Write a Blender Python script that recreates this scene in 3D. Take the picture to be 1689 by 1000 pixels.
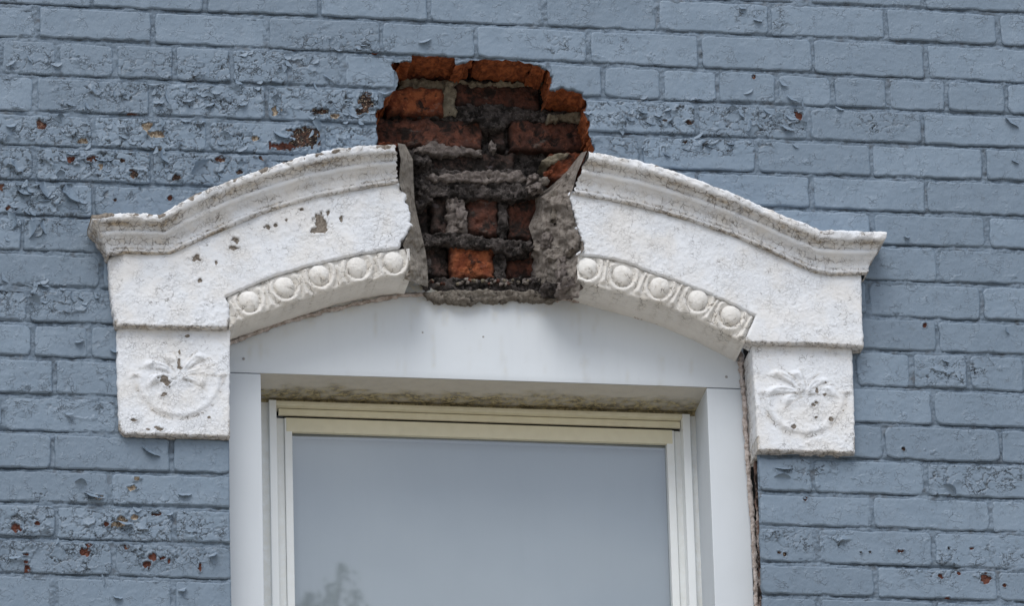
import bpy, math, random
import numpy as np

# ------------------------------------------------------------------ camera, world, sun, exposure
S = 0.00112                      # metres per photo pixel on the wall plane
H0 = 7.4                         # height of the picture centre above the ground
TH, PS, RO, F = math.radians(22.0), math.radians(9.674), math.radians(-1.636), 13000.0
D_ = np.array([math.cos(TH)*math.sin(PS), math.cos(TH)*math.cos(PS), math.sin(TH)])
R_ = np.array([math.cos(PS), -math.sin(PS), 0.0])
U_ = np.cross(R_, D_)
R_, U_ = math.cos(RO)*R_ + math.sin(RO)*U_, -math.sin(RO)*R_ + math.cos(RO)*U_
CAM = -F*D_

scene = bpy.context.scene
for o in list(bpy.data.objects):
    bpy.data.objects.remove(o)
col = scene.collection
cam_data = bpy.data.cameras.new('camera')
cam = bpy.data.objects.new('camera', cam_data)
col.objects.link(cam)
from mathutils import Matrix, Vector
m = Matrix.Identity(4)
for i in range(3):
    m[i][0] = R_[i]; m[i][1] = U_[i]; m[i][2] = -D_[i]; m[i][3] = CAM[i]*S
m[2][3] += H0
cam.matrix_world = m
cam_data.sensor_width = 36.0
cam_data.lens = 36.0*F/1689.0
cam_data.clip_start = 0.5
cam_data.clip_end = 3000
scene.camera = cam

SUN_EL, SUN_AZ = math.radians(56), math.radians(200)    # azimuth: compass angle, the facade looks to -Y (180)
CLOUD_AT = (1.1, 7.3, 4.4)
world = bpy.data.worlds.new('World'); scene.world = world; world.use_nodes = True
wn = world.node_tree; wn.nodes.clear()
sky = wn.nodes.new('ShaderNodeTexSky'); sky.sky_type = 'NISHITA'; sky.sun_disc = False
sky.sun_elevation = SUN_EL; sky.sun_rotation = SUN_AZ
sky.air_density = 1.0; sky.dust_density = 3.0; sky.ozone_density = 1.0
bg = wn.nodes.new('ShaderNodeBackground'); bg.inputs['Strength'].default_value = 0.10
wo = wn.nodes.new('ShaderNodeOutputWorld')
tc = wn.nodes.new('ShaderNodeTexCoord'); cn = wn.nodes.new('ShaderNodeTexNoise'); cmap = wn.nodes.new('ShaderNodeMapping'); cmap.inputs['Location'].default_value = CLOUD_AT
wn.links.new(tc.outputs['Generated'], cmap.inputs[0]); wn.links.new(cmap.outputs[0], cn.inputs['Vector'])
cn.inputs['Scale'].default_value = 6.5; cn.inputs['Detail'].default_value = 5; cn.inputs['Roughness'].default_value = .55
cr_ = wn.nodes.new('ShaderNodeMapRange'); wn.links.new(cn.outputs[0], cr_.inputs[0]); cr_.inputs[1].default_value = .36; cr_.inputs[2].default_value = .62
cr_.inputs[3].default_value = .25; cr_.inputs[4].default_value = .95; cr_.interpolation_type = 'SMOOTHSTEP'
cx_ = wn.nodes.new('ShaderNodeMix'); cx_.data_type = 'RGBA'; wn.links.new(cr_.outputs[0], cx_.inputs[0]); wn.links.new(sky.outputs[0], cx_.inputs[6])
cx_.inputs[7].default_value = (7.6, 8.1, 8.9, 1)                  # cloud
wn.links.new(cx_.outputs[2], bg.inputs[0]); wn.links.new(bg.outputs[0], wo.inputs[0])
sun_data = bpy.data.lights.new('sun', 'SUN'); sun_data.energy = 1.5; sun_data.angle = math.radians(36)
sun_data.color = (1.0, 0.97, 0.93)
sun = bpy.data.objects.new('sun', sun_data); col.objects.link(sun)
sd = Vector((math.sin(SUN_AZ)*math.cos(SUN_EL), math.cos(SUN_AZ)*math.cos(SUN_EL), math.sin(SUN_EL)))
sun.rotation_euler = sd.to_track_quat('Z', 'Y').to_euler()
sun.location = (0, -5, H0+6)
vs = scene.view_settings
vs.view_transform = 'Standard'; vs.look = 'None'; vs.gamma = 1; vs.use_curve_mapping = False
vs.exposure = 0.36

# ------------------------------------------------------------------ pixel <-> wall maps (wall units u, v = photo pixels on the wall)
def W(px, py, Y=0.0):
    px = np.asarray(px, float); py = np.asarray(py, float); Y = np.asarray(Y, float)
    r = [F*D_[i] + (px-844.5)*R_[i] - (py-500)*U_[i] for i in range(3)]
    t = (Y-CAM[1])/r[1]
    return CAM[0]+t*r[0], CAM[2]+t*r[2]
def WP(pts, Y=0.0):
    a = np.array(pts, float); u, v = W(a[:, 0], a[:, 1], Y); return np.stack([u, v], 1)
def PX(u, v, Y=0.0):
    q = [u-CAM[0], Y-CAM[1], v-CAM[2]]
    z = sum(q[i]*D_[i] for i in range(3))
    return 844.5+F*sum(q[i]*R_[i] for i in range(3))/z, 500-F*sum(q[i]*U_[i] for i in range(3))/z

# ------------------------------------------------------------------ noise
def h3(x, y, z):
    x = x.astype(np.int64); y = y.astype(np.int64); z = z.astype(np.int64)
    n = (x*374761393 + y*668265263 + z*2147483647 + 1013904223) & 0xffffffff
    n = ((n ^ (n >> 13))*1274126177) & 0xffffffff
    n = ((n ^ (n >> 16))*2246822519) & 0xffffffff
    return ((n ^ (n >> 15)) & 0xffffff)/float(0xffffff)
def vn2(x, y, s=0):
    x = np.asarray(x, float); y = np.asarray(y, float)
    xi = np.floor(x); yi = np.floor(y); fx = x-xi; fy = y-yi
    fx = fx*fx*(3-2*fx); fy = fy*fy*(3-2*fy); z = np.full(xi.shape, s)
    a = h3(xi, yi, z); b = h3(xi+1, yi, z); c = h3(xi, yi+1, z); d = h3(xi+1, yi+1, z)
    return (a*(1-fx)+b*fx)*(1-fy)+(c*(1-fx)+d*fx)*fy - 0.5
def fbm(x, y, sc, s=0, octv=3):
    x = np.asarray(x, float)/sc; y = np.asarray(y, float)/sc; r = 0; a = 1.0
    for k in range(octv):
        r = r + a*vn2(x+17.3*k, y-9.1*k, s+k); x = x*2.03; y = y*2.03; a *= .5
    return r
def vn3(x, y, z, s=0):
    xi = np.floor(x); yi = np.floor(y); zi = np.floor(z); f = [x-xi, y-yi, z-zi]; f = [g*g*(3-2*g) for g in f]
    r = 0
    for a in (0, 1):
        for b in (0, 1):
            for c in (0, 1):
                w = (f[0] if a else 1-f[0])*(f[1] if b else 1-f[1])*(f[2] if c else 1-f[2])
                r = r + w*h3(xi+a+s*71, yi+b, zi+c)
    return r-0.5
def fb3(x, y, z, sc, s=0, octv=3):
    r = 0; a = 1.0; x = x/sc; y = y/sc; z = z/sc
    for k in range(octv):
        r = r+a*vn3(x, y, z, s+k); x = x*2.1; y = y*2.1; z = z*2.1; a *= .5
    return r
def voro(x, y, s=0, jit=.95):
    xi = np.floor(x); yi = np.floor(y); z0 = np.full(xi.shape, s*3+1); z1 = z0+1; z2 = z0+2
    F1 = np.full(xi.shape, 9.0); F2 = F1.copy(); ox = F1*0; oy = F1*0; idh = F1*0
    for i in (-1, 0, 1):
        for j in (-1, 0, 1):
            cx = xi+i; cy = yi+j
            dx = x-(cx+.5+(h3(cx, cy, z0)-.5)*jit); dy = y-(cy+.5+(h3(cx, cy, z1)-.5)*jit)
            d = np.sqrt(dx*dx+dy*dy); nw = d < F1
            F2 = np.where(nw, F1, np.minimum(F2, d)); F1 = np.where(nw, d, F1)
            ox = np.where(nw, dx, ox); oy = np.where(nw, dy, oy); idh = np.where(nw, h3(cx, cy, z2), idh)
    return F1, F2, ox, oy, idh

# ------------------------------------------------------------------ polygons and plates
def inside(poly, x, y):
    r = np.zeros(x.shape, bool); n = len(poly); j = n-1
    for i in range(n):
        xi, yi = poly[i]; xj, yj = poly[j]
        if yi != yj:
            r ^= ((yi > y) != (yj > y)) & (x < (xj-xi)*(y-yi)/(yj-yi)+xi)
        j = i
    return r
def nearest(polys, x, y):
    bd = np.full(x.shape, 1e9); bx = x.copy(); by = y.copy()
    for poly in polys:
        n = len(poly)
        for i in range(n):
            a = poly[i]; b = poly[(i+1) % n]; dx, dy = b[0]-a[0], b[1]-a[1]; L = dx*dx+dy*dy+1e-9
            t = np.clip(((x-a[0])*dx+(y-a[1])*dy)/L, 0, 1); qx = a[0]+t*dx; qy = a[1]+t*dy
            d = (x-qx)**2+(y-qy)**2; w = d < bd
            bd = np.where(w, d, bd); bx = np.where(w, qx, bx); by = np.where(w, qy, by)
    return np.sqrt(bd), bx, by
def densify(poly, L, amp=0.0, seed=0, sc=8.0):
    out = []; n = len(poly)
    for i in range(n):
        a = np.array(poly[i], float); b = np.array(poly[(i+1) % n], float)
        k = max(1, int(np.hypot(*(b-a))/L))
        for j in range(k):
            out.append(a+(b-a)*j/k)
    p = np.array(out)
    if amp:
        p = p + amp*2*np.stack([fbm(p[:, 0], p[:, 1], sc, seed), fbm(p[:, 0], p[:, 1], sc, seed+31)], 1)
    return p
def roundrect(u0, u1, v00, v01, v10, v11, r):
    """corners: left bottom (u0,v00) left top (u0,v01) right bottom (u1,v10) right top (u1,v11)"""
    c = [(u0, v00), (u1, v10), (u1, v11), (u0, v01)]; out = []
    for i in range(4):
        p = np.array(c[i], float); a = np.array(c[i-1], float); b = np.array(c[(i+1) % 4], float)
        da = (a-p)/np.hypot(*(a-p)); db = (b-p)/np.hypot(*(b-p))
        for t in (0, .33, .67, 1):
            out.append(p + da*r*(1-t)**2 + db*r*t**2)
    return np.array(out)

MATS = {}
def link(name, verts, faces, mat, parent=None, attrs=None, smooth=True, kind=None):
    """verts in wall units (u, Y, v); object origin at the middle of the part"""
    V = np.asarray(verts, float)
    c = (V.min(0)+V.max(0))/2
    me = bpy.data.meshes.new(name)
    me.from_pydata(((V-c)*S).tolist(), [], faces if isinstance(faces, list) else faces.tolist())
    if smooth:
        me.polygons.foreach_set('use_smooth', np.ones(len(me.polygons), bool))
    if attrs:
        for k, a in attrs.items():
            at = me.attributes.new(k, 'FLOAT', 'POINT'); at.data.foreach_set('value', np.asarray(a, np.float32))
    me.materials.append(MATS[mat])
    me.update()
    o = bpy.data.objects.new(name, me); col.objects.link(o)
    base = Vector((0, 0, 0))
    if parent is not None:
        o.parent = parent; base = Vector(parent['origin'])
    o.location = Vector((c[0]*S, c[1]*S, c[2]*S+H0)) - base
    if kind: o['kind'] = kind
    return o
def empty(name, u, Y, v, label=None, cat=None, group=None):
    o = bpy.data.objects.new(name, None); col.objects.link(o)
    o.location = (u*S, Y*S, v*S+H0); o['origin'] = tuple(o.location); o.empty_display_size = .1
    if label: o['label'] = label
    if cat: o['category'] = cat
    if group: o['group'] = group
    return o

def plate(name, poly, yf, yb, step, mat, parent=None, hf=None, rnd=3.0, cuts=(), drop=None, kind=None, side_bare=0.0,
          side_rough=0.0, side_dirt=.5, smooth=True, sides=True, stepv=None):
    poly = np.asarray(poly, float); stepv = stepv or step
    polys = [poly]+[np.asarray(c, float) for c in cuts]
    u0, v0 = poly.min(0); u1, v1 = poly.max(0)
    nu = max(1, int(round((u1-u0)/step))); nv = max(1, int(round((v1-v0)/stepv)))
    U, V = np.meshgrid(np.linspace(u0, u1, nu+1), np.linspace(v0, v1, nv+1), indexing='ij')
    CU = (U[:-1, :-1]+U[1:, 1:])/2; CV = (V[:-1, :-1]+V[1:, 1:])/2
    ok = inside(poly, CU, CV)
    for c in polys[1:]:
        ok &= ~inside(c, CU, CV)
    if drop is not None:
        ok &= ~drop(CU, CV)
    if not ok.any(): return None
    idx = np.arange((nu+1)*(nv+1)).reshape(nu+1, nv+1)
    I, J = np.nonzero(ok)
    quads = np.stack([idx[I, J], idx[I+1, J], idx[I+1, J+1], idx[I, J+1]], 1)
    used = np.unique(quads); remap = np.full((nu+1)*(nv+1), -1); remap[used] = np.arange(len(used))
    quads = remap[quads]; u = U.ravel()[used].copy(); v = V.ravel()[used].copy()
    # boundary
    E = np.concatenate([quads[:, [0, 1]], quads[:, [1, 2]], quads[:, [2, 3]], quads[:, [3, 0]]])
    N = len(used)+1
    key = E[:, 0]*N+E[:, 1]; rkey = E[:, 1]*N+E[:, 0]
    bE = E[~np.isin(key, rkey)]
    bv = np.unique(bE)
    d, bx, by = nearest(polys, u, v)
    isb = np.zeros(len(u), bool); isb[bv] = True
    snap = isb & (d < 1.6*max(step, stepv))
    u[snap] = bx[snap]; v[snap] = by[snap]; d[snap] = 0
    h = np.zeros(len(u)); att = {'peel': np.zeros(len(u)), 'bare': np.zeros(len(u)), 'dirt_shade': np.zeros(len(u)), 'tone': np.zeros(len(u))}
    if hf is not None:
        h = hf(u, v, d, att)
    if rnd > 0:
        q = np.clip(rnd-d, 0, rnd); h = h-(rnd-np.sqrt(np.maximum(rnd*rnd-q*q, 0)))
    verts = np.stack([u, yf-h, v], 1)
    faces = quads.tolist()
    if sides and len(bE):
        nb = len(bv); m1 = np.full(len(u), -1); m1[bv] = np.arange(nb)
        rings = [verts[bv]]
        ks = 7 if side_rough else 1
        for k in range(1, ks+1):
            p = verts[bv].copy(); p[:, 1] = p[:, 1]+(yb-p[:, 1])*k/ks
            if side_rough:
                p[:, 0] += side_rough*2*fb3(p[:, 0], p[:, 1], p[:, 2], 9., 5)
                p[:, 2] += side_rough*2*fb3(p[:, 0], p[:, 1], p[:, 2], 9., 6)
            rings.append(p)
        off = len(verts); verts = np.concatenate([verts]+rings)
        for k in range(ks):
            a = off+k*nb+m1[bE[:, 0]]; b = off+k*nb+m1[bE[:, 1]]
            faces += np.stack([b, a, a+nb, b+nb], 1).tolist()
        for kk in att:
            extra = np.tile(att[kk][bv], ks+1)
            if kk == 'bare' and side_bare: extra[:] = np.where(np.arange(len(extra)) >= (0 if side_bare >= 1 else nb), 1.0, extra)
            if kk == 'tone' and side_bare: extra[:] = -1.0
            if kk == 'dirt_shade': extra[nb:] = np.maximum(extra[nb:]*(0 if side_dirt < .3 else 1), side_dirt)
            att[kk] = np.concatenate([att[kk], extra])
    return link(name, verts, faces, mat, parent, att, smooth, kind)

def box(name, u0, u1, v0, v1, y0, y1, mat, parent=None, bev=1.2, stain=0.0):
    """bevelled box, front face at y0"""
    us = [u0, u0+bev, u1-bev, u1]; b = bev
    ring = lambda q, y: [(u0+q, y, v0+q), (u1-q, y, v0+q), (u1-q, y, v1-q), (u0+q, y, v1-q)]
    V = ring(b, y0)+ring(b*.3, y0+b*.3)+ring(0, y0+b)+ring(0, y1)
    Fc = [[0, 1, 2, 3]]
    for k in range(3):
        for i in range(4):
            j = (i+1) % 4
            Fc.append([k*4+j, k*4+i, (k+1)*4+i, (k+1)*4+j])
    Fc.append([15, 14, 13, 12])
    return link(name, V, Fc, mat, parent, {'dirt_shade': [stain]*16, 'bare': [0]*16, 'tone': [0]*16}, smooth=False)

def grid_mesh(name, P, mat, parent=None, attrs=None, kind=None):
    n, k = P.shape[:2]; idx = np.arange(n*k).reshape(n, k)
    f = np.stack([idx[:-1, :-1], idx[1:, :-1], idx[1:, 1:], idx[:-1, 1:]], -1).reshape(-1, 4)
    return link(name, P.reshape(-1, 3), f, mat, parent, attrs, True, kind)

def rock(name, px, py, Y, ru, ry, rv, mat, parent=None, rough=.35, sc=None, seed=0, power=.8, n=30, tilt=0.0, dirt_shade=0.0):
    u0, v0 = W(px, py, Y); a = np.linspace(-math.pi, math.pi, n*2); b = np.linspace(-math.pi/2, math.pi/2, n)
    A, B = np.meshgrid(a, b, indexing='ij')
    sp = lambda x: np.sign(x)*np.abs(x)**power
    x = sp(np.cos(B))*sp(np.cos(A))*ru; z = sp(np.sin(B))*rv; y = sp(np.cos(B))*sp(np.sin(A))*ry
    sc = sc or min(ru, rv)*.9
    f = 1+rough*2*fb3(x+seed*37, y+seed*11, z, sc, seed, 4)
    f2 = rough*min(ru, rv)*2*fb3(x+seed*7, y, z+91, sc*.5, seed+3, 4)
    q1, q2, q3, q4, ci = voro((x+y*.6)/(sc*.55)+seed, (z+y*.4)/(sc*.5), seed)
    f = f+(ci-.5)*rough*.5+(q3+q4)*rough*.22-np.clip(1-(q2-q1)/.1, 0, 1)*rough*.15
    x = x*(1+(f-1)*min(1, rv/ru*1.3))+f2; y = y*f; z = z*f+f2*.6
    ct, st = math.cos(tilt), math.sin(tilt); x, z = x*ct-z*st, x*st+z*ct
    P = np.stack([u0+x, Y+y, v0+z], -1)
    n2 = P.shape[0]*P.shape[1]
    return grid_mesh(name, P[::-1], mat, parent, {'dirt_shade': np.full(n2, dirt_shade), 'bare': np.zeros(n2), 'tone': np.zeros(n2)})

# ------------------------------------------------------------------ materials
class NT:
    def __init__(s, name):
        s.m = bpy.data.materials.new(name); s.m.use_nodes = True; s.t = s.m.node_tree; s.t.nodes.clear()
        s.out = s.n('ShaderNodeOutputMaterial'); s.b = s.n('ShaderNodeBsdfPrincipled'); s.l(s.b.outputs[0], s.out.inputs[0])
        s.pos = s.n('ShaderNodeNewGeometry').outputs['Position']; MATS[name] = s.m
    def n(s, t): return s.t.nodes.new(t)
    def l(s, a, b): s.t.links.new(a, b)
    def set(s, inp, v):
        if hasattr(v, 'is_output') or isinstance(v, bpy.types.NodeSocket): s.l(v, inp)
        else: inp.default_value = v if not (isinstance(v, tuple) and len(v) == 3 and len(inp.default_value) == 4) else v+(1,)
    def vec(s, sx=1, sy=1, sz=1):
        mp = s.n('ShaderNodeMapping'); s.l(s.pos, mp.inputs[0]); mp.inputs['Scale'].default_value = (sx, sy, sz); return mp.outputs[0]
    def noise(s, px, detail=4, rough=.55, vec=None, dist=0.0):
        k = s.n('ShaderNodeTexNoise'); s.l(vec or s.pos, k.inputs['Vector'])
        k.inputs['Scale'].default_value = 1/(px*S); k.inputs['Detail'].default_value = detail; k.inputs['Roughness'].default_value = rough
        k.inputs['Distortion'].default_value = dist; return k.outputs[0]
    def voro(s, px, feature='DISTANCE_TO_EDGE', vec=None, rnd=1.0):
        k = s.n('ShaderNodeTexVoronoi'); k.feature = feature; s.l(vec or s.pos, k.inputs['Vector'])
        k.inputs['Scale'].default_value = 1/(px*S); k.inputs['Randomness'].default_value = rnd; return k.outputs['Distance']
    def warp(s, px, amt):
        k = s.n('ShaderNodeTexNoise'); s.l(s.pos, k.inputs['Vector']); k.inputs['Scale'].default_value = 1/(px*S); k.inputs['Detail'].default_value = 3
        a = s.n('ShaderNodeVectorMath'); a.operation = 'SUBTRACT'; s.l(k.outputs['Color'], a.inputs[0]); a.inputs[1].default_value = (.5, .5, .5)
        c = s.n('ShaderNodeVectorMath'); c.operation = 'MULTIPLY_ADD'; s.l(a.outputs[0], c.inputs[0]); c.inputs[1].default_value = (amt*S,)*3; s.l(s.pos, c.inputs[2])
        return c.outputs[0]
    def stretch(s, vec, a, b, c):
        mp = s.n('ShaderNodeMapping'); s.l(vec, mp.inputs[0]); mp.inputs['Scale'].default_value = (a, b, c); return mp.outputs[0]
    def cell(s, px, vec):
        k = s.n('ShaderNodeTexVoronoi'); k.feature = 'F1'; s.l(vec, k.inputs['Vector']); k.inputs['Scale'].default_value = 1/(px*S)
        q = s.n('ShaderNodeSeparateColor'); s.l(k.outputs['Color'], q.inputs[0]); return q.outputs[0]
    def ramp(s, x, a, b, lo=0.0, hi=1.0):
        k = s.n('ShaderNodeMapRange'); s.set(k.inputs[0], x); k.inputs[1].default_value = a; k.inputs[2].default_value = b
        k.inputs[3].default_value = lo; k.inputs[4].default_value = hi; k.interpolation_type = 'SMOOTHSTEP'; return k.outputs[0]
    def mix(s, f, a, b):
        k = s.n('ShaderNodeMix'); k.data_type = 'RGBA'; s.set(k.inputs[0], f); s.set(k.inputs[6], a); s.set(k.inputs[7], b); return k.outputs[2]
    def math(s, op, a, b=0.0):
        k = s.n('ShaderNodeMath'); k.operation = op; s.set(k.inputs[0], a); s.set(k.inputs[1], b); return k.outputs[0]
    def attr(s, name):
        k = s.n('ShaderNodeAttribute'); k.attribute_name = name; return k.outputs['Fac']
    def rand(s): return s.n('ShaderNodeObjectInfo').outputs['Random']
    def bump(s, h, dist_px, strength=1.0, prev=None):
        k = s.n('ShaderNodeBump'); s.set(k.inputs['Height'], h); k.inputs['Distance'].default_value = dist_px*S; k.inputs['Strength'].default_value = strength
        if prev is not None: s.l(prev, k.inputs['Normal'])
        return k.outputs[0]
    def done(s, colr, rough=.6, nrm=None, spec=.4):
        s.set(s.b.inputs['Base Color'], colr); s.set(s.b.inputs['Roughness'], rough); s.b.inputs['Specular IOR Level'].default_value = spec
        if nrm is not None: s.l(nrm, s.b.inputs['Normal'])

def paint_mat(name, base, base2, rough=.5):
    k = NT(name); bare = k.attr('bare'); tone = k.attr('tone'); dirt_shade = k.attr('dirt_shade')
    n1 = k.noise(60, 5); n2 = k.noise(7, 4); n3 = k.noise(2.2, 3)
    c = k.mix(k.ramp(n1, .3, .7), base, base2)
    c = k.mix(k.ramp(k.rand(), 0, 1, 0, .8), c, tuple(x*.84 for x in base))
    c = k.mix(k.ramp(n2, .62, .8, 0, .35), c, tuple(min(1, x*1.35) for x in base))
    c = k.mix(k.ramp(k.noise(45, 4, .6, k.vec(1, 1, .3)), .5, .75, 0, .25), c, tuple(x*.72 for x in base))
    c = k.mix(k.ramp(k.noise(22, 5, .7), .58, .75, 0, .35), c, (.085, .1, .105))
    c = k.mix(k.math('MULTIPLY', dirt_shade, .85), c, (.035, .037, .04))
    # bare brick under the paint
    nb = k.noise(5, 4, .6)
    red = k.mix(k.ramp(nb, .35, .65), (.075, .024, .016), (.14, .05, .032))
    red = k.mix(k.ramp(tone, -.9, -.5), k.mix(k.ramp(k.noise(9, 4, .6), .35, .65), (.17, .045, .015), (.40, .12, .04)), red)
    drk = k.mix(k.ramp(nb, .42, .6), (.012, .008, .007), (.075, .035, .022))
    drk = k.mix(k.ramp(k.noise(4, 4, .6, None, 1.0), .58, .64), drk, (.4, .34, .26))
    pal = k.mix(k.ramp(nb, .4, .6), (.2, .15, .11), (.42, .36, .28))
    bc = k.mix(k.ramp(tone, .2, .4), red, drk); bc = k.mix(k.ramp(tone, .6, .8), bc, pal)
    bm = k.ramp(bare, .35, .5)
    c = k.mix(bm, c, bc)
    peel = k.attr('peel')
    msk = k.math('MULTIPLY', k.ramp(k.noise(30, 5, .6), .52, .62), k.ramp(peel, .1, .5, .28, 1))
    wv = k.stretch(k.warp(9, 13), .62, 1, 1.15); e1 = k.voro(14, vec=wv); cr = k.math('MULTIPLY', k.ramp(e1, 0, .045, 1, 0), msk)
    w2 = k.stretch(k.warp(5, 6), 1.15, 1, .75); e2 = k.voro(6.5, vec=w2); msk2 = k.math('MULTIPLY', k.ramp(k.noise(20, 4), .54, .62), k.ramp(peel, .1, .6, .22, 1))
    cr2 = k.math('MULTIPLY', k.ramp(e2, 0, .07, 1, 0), msk2)
    allc = k.math('MAXIMUM', cr, k.math('MULTIPLY', cr2, .8))
    c = k.mix(k.math('MULTIPLY', allc, .62), c, (.04, .045, .05))
    pl = k.math('MULTIPLY', k.cell(14, wv), msk); pl2 = k.math('MULTIPLY', k.cell(6.5, w2), msk2)
    vb = k.vec(1, 1, .4)
    h = k.math('ADD', k.math('MULTIPLY', pl, .75), k.math('MULTIPLY', pl2, .2))
    h = k.math('SUBTRACT', h, k.math('MULTIPLY', allc, .7))
    h = k.math('ADD', h, k.math('ADD', k.math('MULTIPLY', k.noise(12, 3, .5), .3), k.math('MULTIPLY', k.noise(2.0, 2, .5, vb), .14)))
    nr = k.bump(h, 3.2, .95)
    k.done(c, k.mix(bm, (rough,)*3, (.9,)*3), nr, .45)
    return k

def brick_mat(name, a, b, soot=.5, grey=(.2, .17, .15)):
    k = NT(name)
    c = k.mix(k.ramp(k.noise(16, 5, .65), .4, .62), a, b)
    c = k.mix(k.ramp(k.noise(4, 4, .6), .6, .72, 0, .5), c, tuple(min(1, x*1.9+.02) for x in b))
    c = k.mix(k.ramp(k.noise(24, 5, .7, None, .6), .62-soot*.3, .74-soot*.25, 0, .93), c, (.012, .01, .009))
    c = k.mix(k.ramp(k.noise(30, 4, .6, k.vec(1, 1, 1.7)), .6, .72, 0, .55), c, grey)
    c = k.mix(k.math('MULTIPLY', k.attr('dirt_shade'), .6), c, (.02, .014, .012))
    h = k.math('ADD', k.noise(8, 5, .65), k.math('MULTIPLY', k.noise(2, 3), .5))
    k.done(c, .85, k.bump(h, 5, .9), .3)

def mortar_mat(name, a, b, c3, soot=.3):
    k = NT(name)
    c = k.mix(k.ramp(k.noise(9, 6, .7), .38, .62), a, b)
    c = k.mix(k.ramp(k.noise(18, 5, .6, None, .8), .55, .68, 0, .8), c, c3)
    c = k.mix(k.ramp(k.noise(2.5, 3), .62, .7, 0, .6), c, (.5, .47, .42))
    c = k.mix(k.ramp(k.noise(26, 5, .7), .66-soot*.35, .72-soot*.25, 0, .9), c, (.018, .016, .015))
    h = k.math('ADD', k.noise(6, 6, .75), k.math('MULTIPLY', k.noise(2, 3, .7), .9))
    h = k.math('ADD', h, k.math('MULTIPLY', k.cell(3.4, k.warp(4, 3)), .5))
    k.done(c, .95, k.bump(h, 6, 1.0), .2)

def stone_mat(name, base=(.70, .735, .785), dirtc=(.14, .105, .068), ck=1.0):
    k = NT(name); bare = k.attr('bare'); dirt_shade = k.attr('dirt_shade')
    c = k.mix(k.ramp(k.noise(50, 5), .35, .7, 0, .6), base, (.70, .685, .66))
    wv = k.warp(9, 13)
    m1 = k.ramp(k.noise(40, 5, .6), .45, .64); m2 = k.ramp(k.noise(17, 3, .6), .45, .6)
    e = k.voro(13, vec=wv); cr = k.math('MULTIPLY', k.ramp(e, 0, .032, ck, 0), k.math('MULTIPLY', m1, m2))
    e2 = k.voro(5.5, vec=k.warp(5, 4)); cr2 = k.math('MULTIPLY', k.ramp(e2, 0, .055, ck, 0), k.ramp(k.noise(30, 5, .65), .48, .62))
    crd = k.math('MULTIPLY', k.ramp(k.voro(15, vec=wv), 0, .055, 1, 0), k.ramp(dirt_shade, .08, .4))
    dn = k.math('MULTIPLY', k.ramp(k.noise(11, 6, .7, k.vec(.6, 1, 1)), .28, .72, .25, 1.25), dirt_shade)
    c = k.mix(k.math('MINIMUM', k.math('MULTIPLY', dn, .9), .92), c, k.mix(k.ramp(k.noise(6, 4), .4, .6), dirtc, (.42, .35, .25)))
    allc = k.math('MAXIMUM', k.math('MAXIMUM', cr, k.math('MULTIPLY', cr2, .55)), crd)
    c = k.mix(k.math('MULTIPLY', allc, .8), c, (.1, .085, .07))
    bm = k.ramp(bare, .4, .52)
    c = k.mix(bm, c, k.mix(k.ramp(k.noise(4, 4), .4, .6), (.14, .12, .10), (.24, .21, .18)))
    h = k.math('ADD', k.math('MULTIPLY', k.noise(6, 4, .6), .7), k.math('MULTIPLY', k.ramp(k.noise(3.4, 3, .6, k.vec(1, 1, .8), .8), .42, .58), k.ramp(k.noise(70, 3), .4, .62, .04, .3)))
    h = k.math('SUBTRACT', h, k.math('MULTIPLY', allc, .5))
    h = k.math('ADD', h, k.math('MULTIPLY', k.math('MULTIPLY', k.cell(5.5, k.warp(5, 4)), k.ramp(k.noise(30, 5, .65), .46, .6)), .5))
    k.done(c, .75, k.bump(h, 2.0, .7), .25)

def smooth_mat(name, base, dirtc=(.13, .1, .05), rough=.35, amt=1.0, speck=.3):
    k = NT(name); dirt_shade = k.attr('dirt_shade')
    c = k.mix(k.ramp(k.noise(120, 3), .35, .65, 0, .5), base, tuple(x*.93 for x in base))
    c = k.mix(k.ramp(k.noise(16, 4, .6, k.vec(1, 1, .1)), .5, .75, 0, .12), c, tuple(x*.82 for x in base))
    c = k.mix(k.ramp(k.noise(9, 4), .68, .76, 0, speck), c, tuple(x*.6 for x in base))
    c = k.mix(k.ramp(k.noise(2.2, 2), .76, .8, 0, speck), c, (.12, .11, .1))
    dn = k.math('MULTIPLY', k.ramp(k.noise(14, 6, .7), .3, .68, .3, 1.2), dirt_shade)
    c = k.mix(k.math('MINIMUM', k.math('MULTIPLY', dn, amt), .95), c, k.mix(k.ramp(k.noise(7, 5, .7), .42, .6), dirtc, (.42, .36, .2)))
    k.done(c, rough, k.bump(k.noise(40, 2), 1.5, .25), .5)

paint_mat('blue_paint', (.160, .220, .292), (.184, .246, .320))
k_ = paint_mat('blue_paint_mortar', (.150, .206, .274), (.178, .238, .310), .65)
brick_mat('orange_brick', (.13, .034, .014), (.23, .06, .024), .45)
brick_mat('bright_orange_brick', (.18, .045, .018), (.32, .10, .04), .35)
brick_mat('brown_brick', (.07, .03, .022), (.12, .045, .03), .5)
brick_mat('red_brick', (.09, .038, .028), (.16, .06, .038), .5)
brick_mat('sooty_brick', (.05, .035, .03), (.1, .06, .05), .75, (.16, .14, .15))
mortar_mat('grey_mortar', (.22, .19, .18), (.34, .30, .28), (.11, .095, .09), .12)
mortar_mat('dark_mortar', (.07, .062, .06), (.16, .14, .135), (.035, .032, .034), .55)
mortar_mat('pale_mortar', (.28, .25, .19), (.42, .37, .28), (.14, .12, .1), .1)
mortar_mat('cement', (.27, .24, .215), (.42, .38, .345), (.13, .10, .085), .14)
mortar_mat('ledge_mortar', (.20, .175, .15), (.34, .31, .27), (.08, .065, .055), .3)
mortar_mat('fracture_stone', (.34, .31, .27), (.50, .46, .41), (.17, .14, .115), .12)
stone_mat('white_stone_paint')
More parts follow.
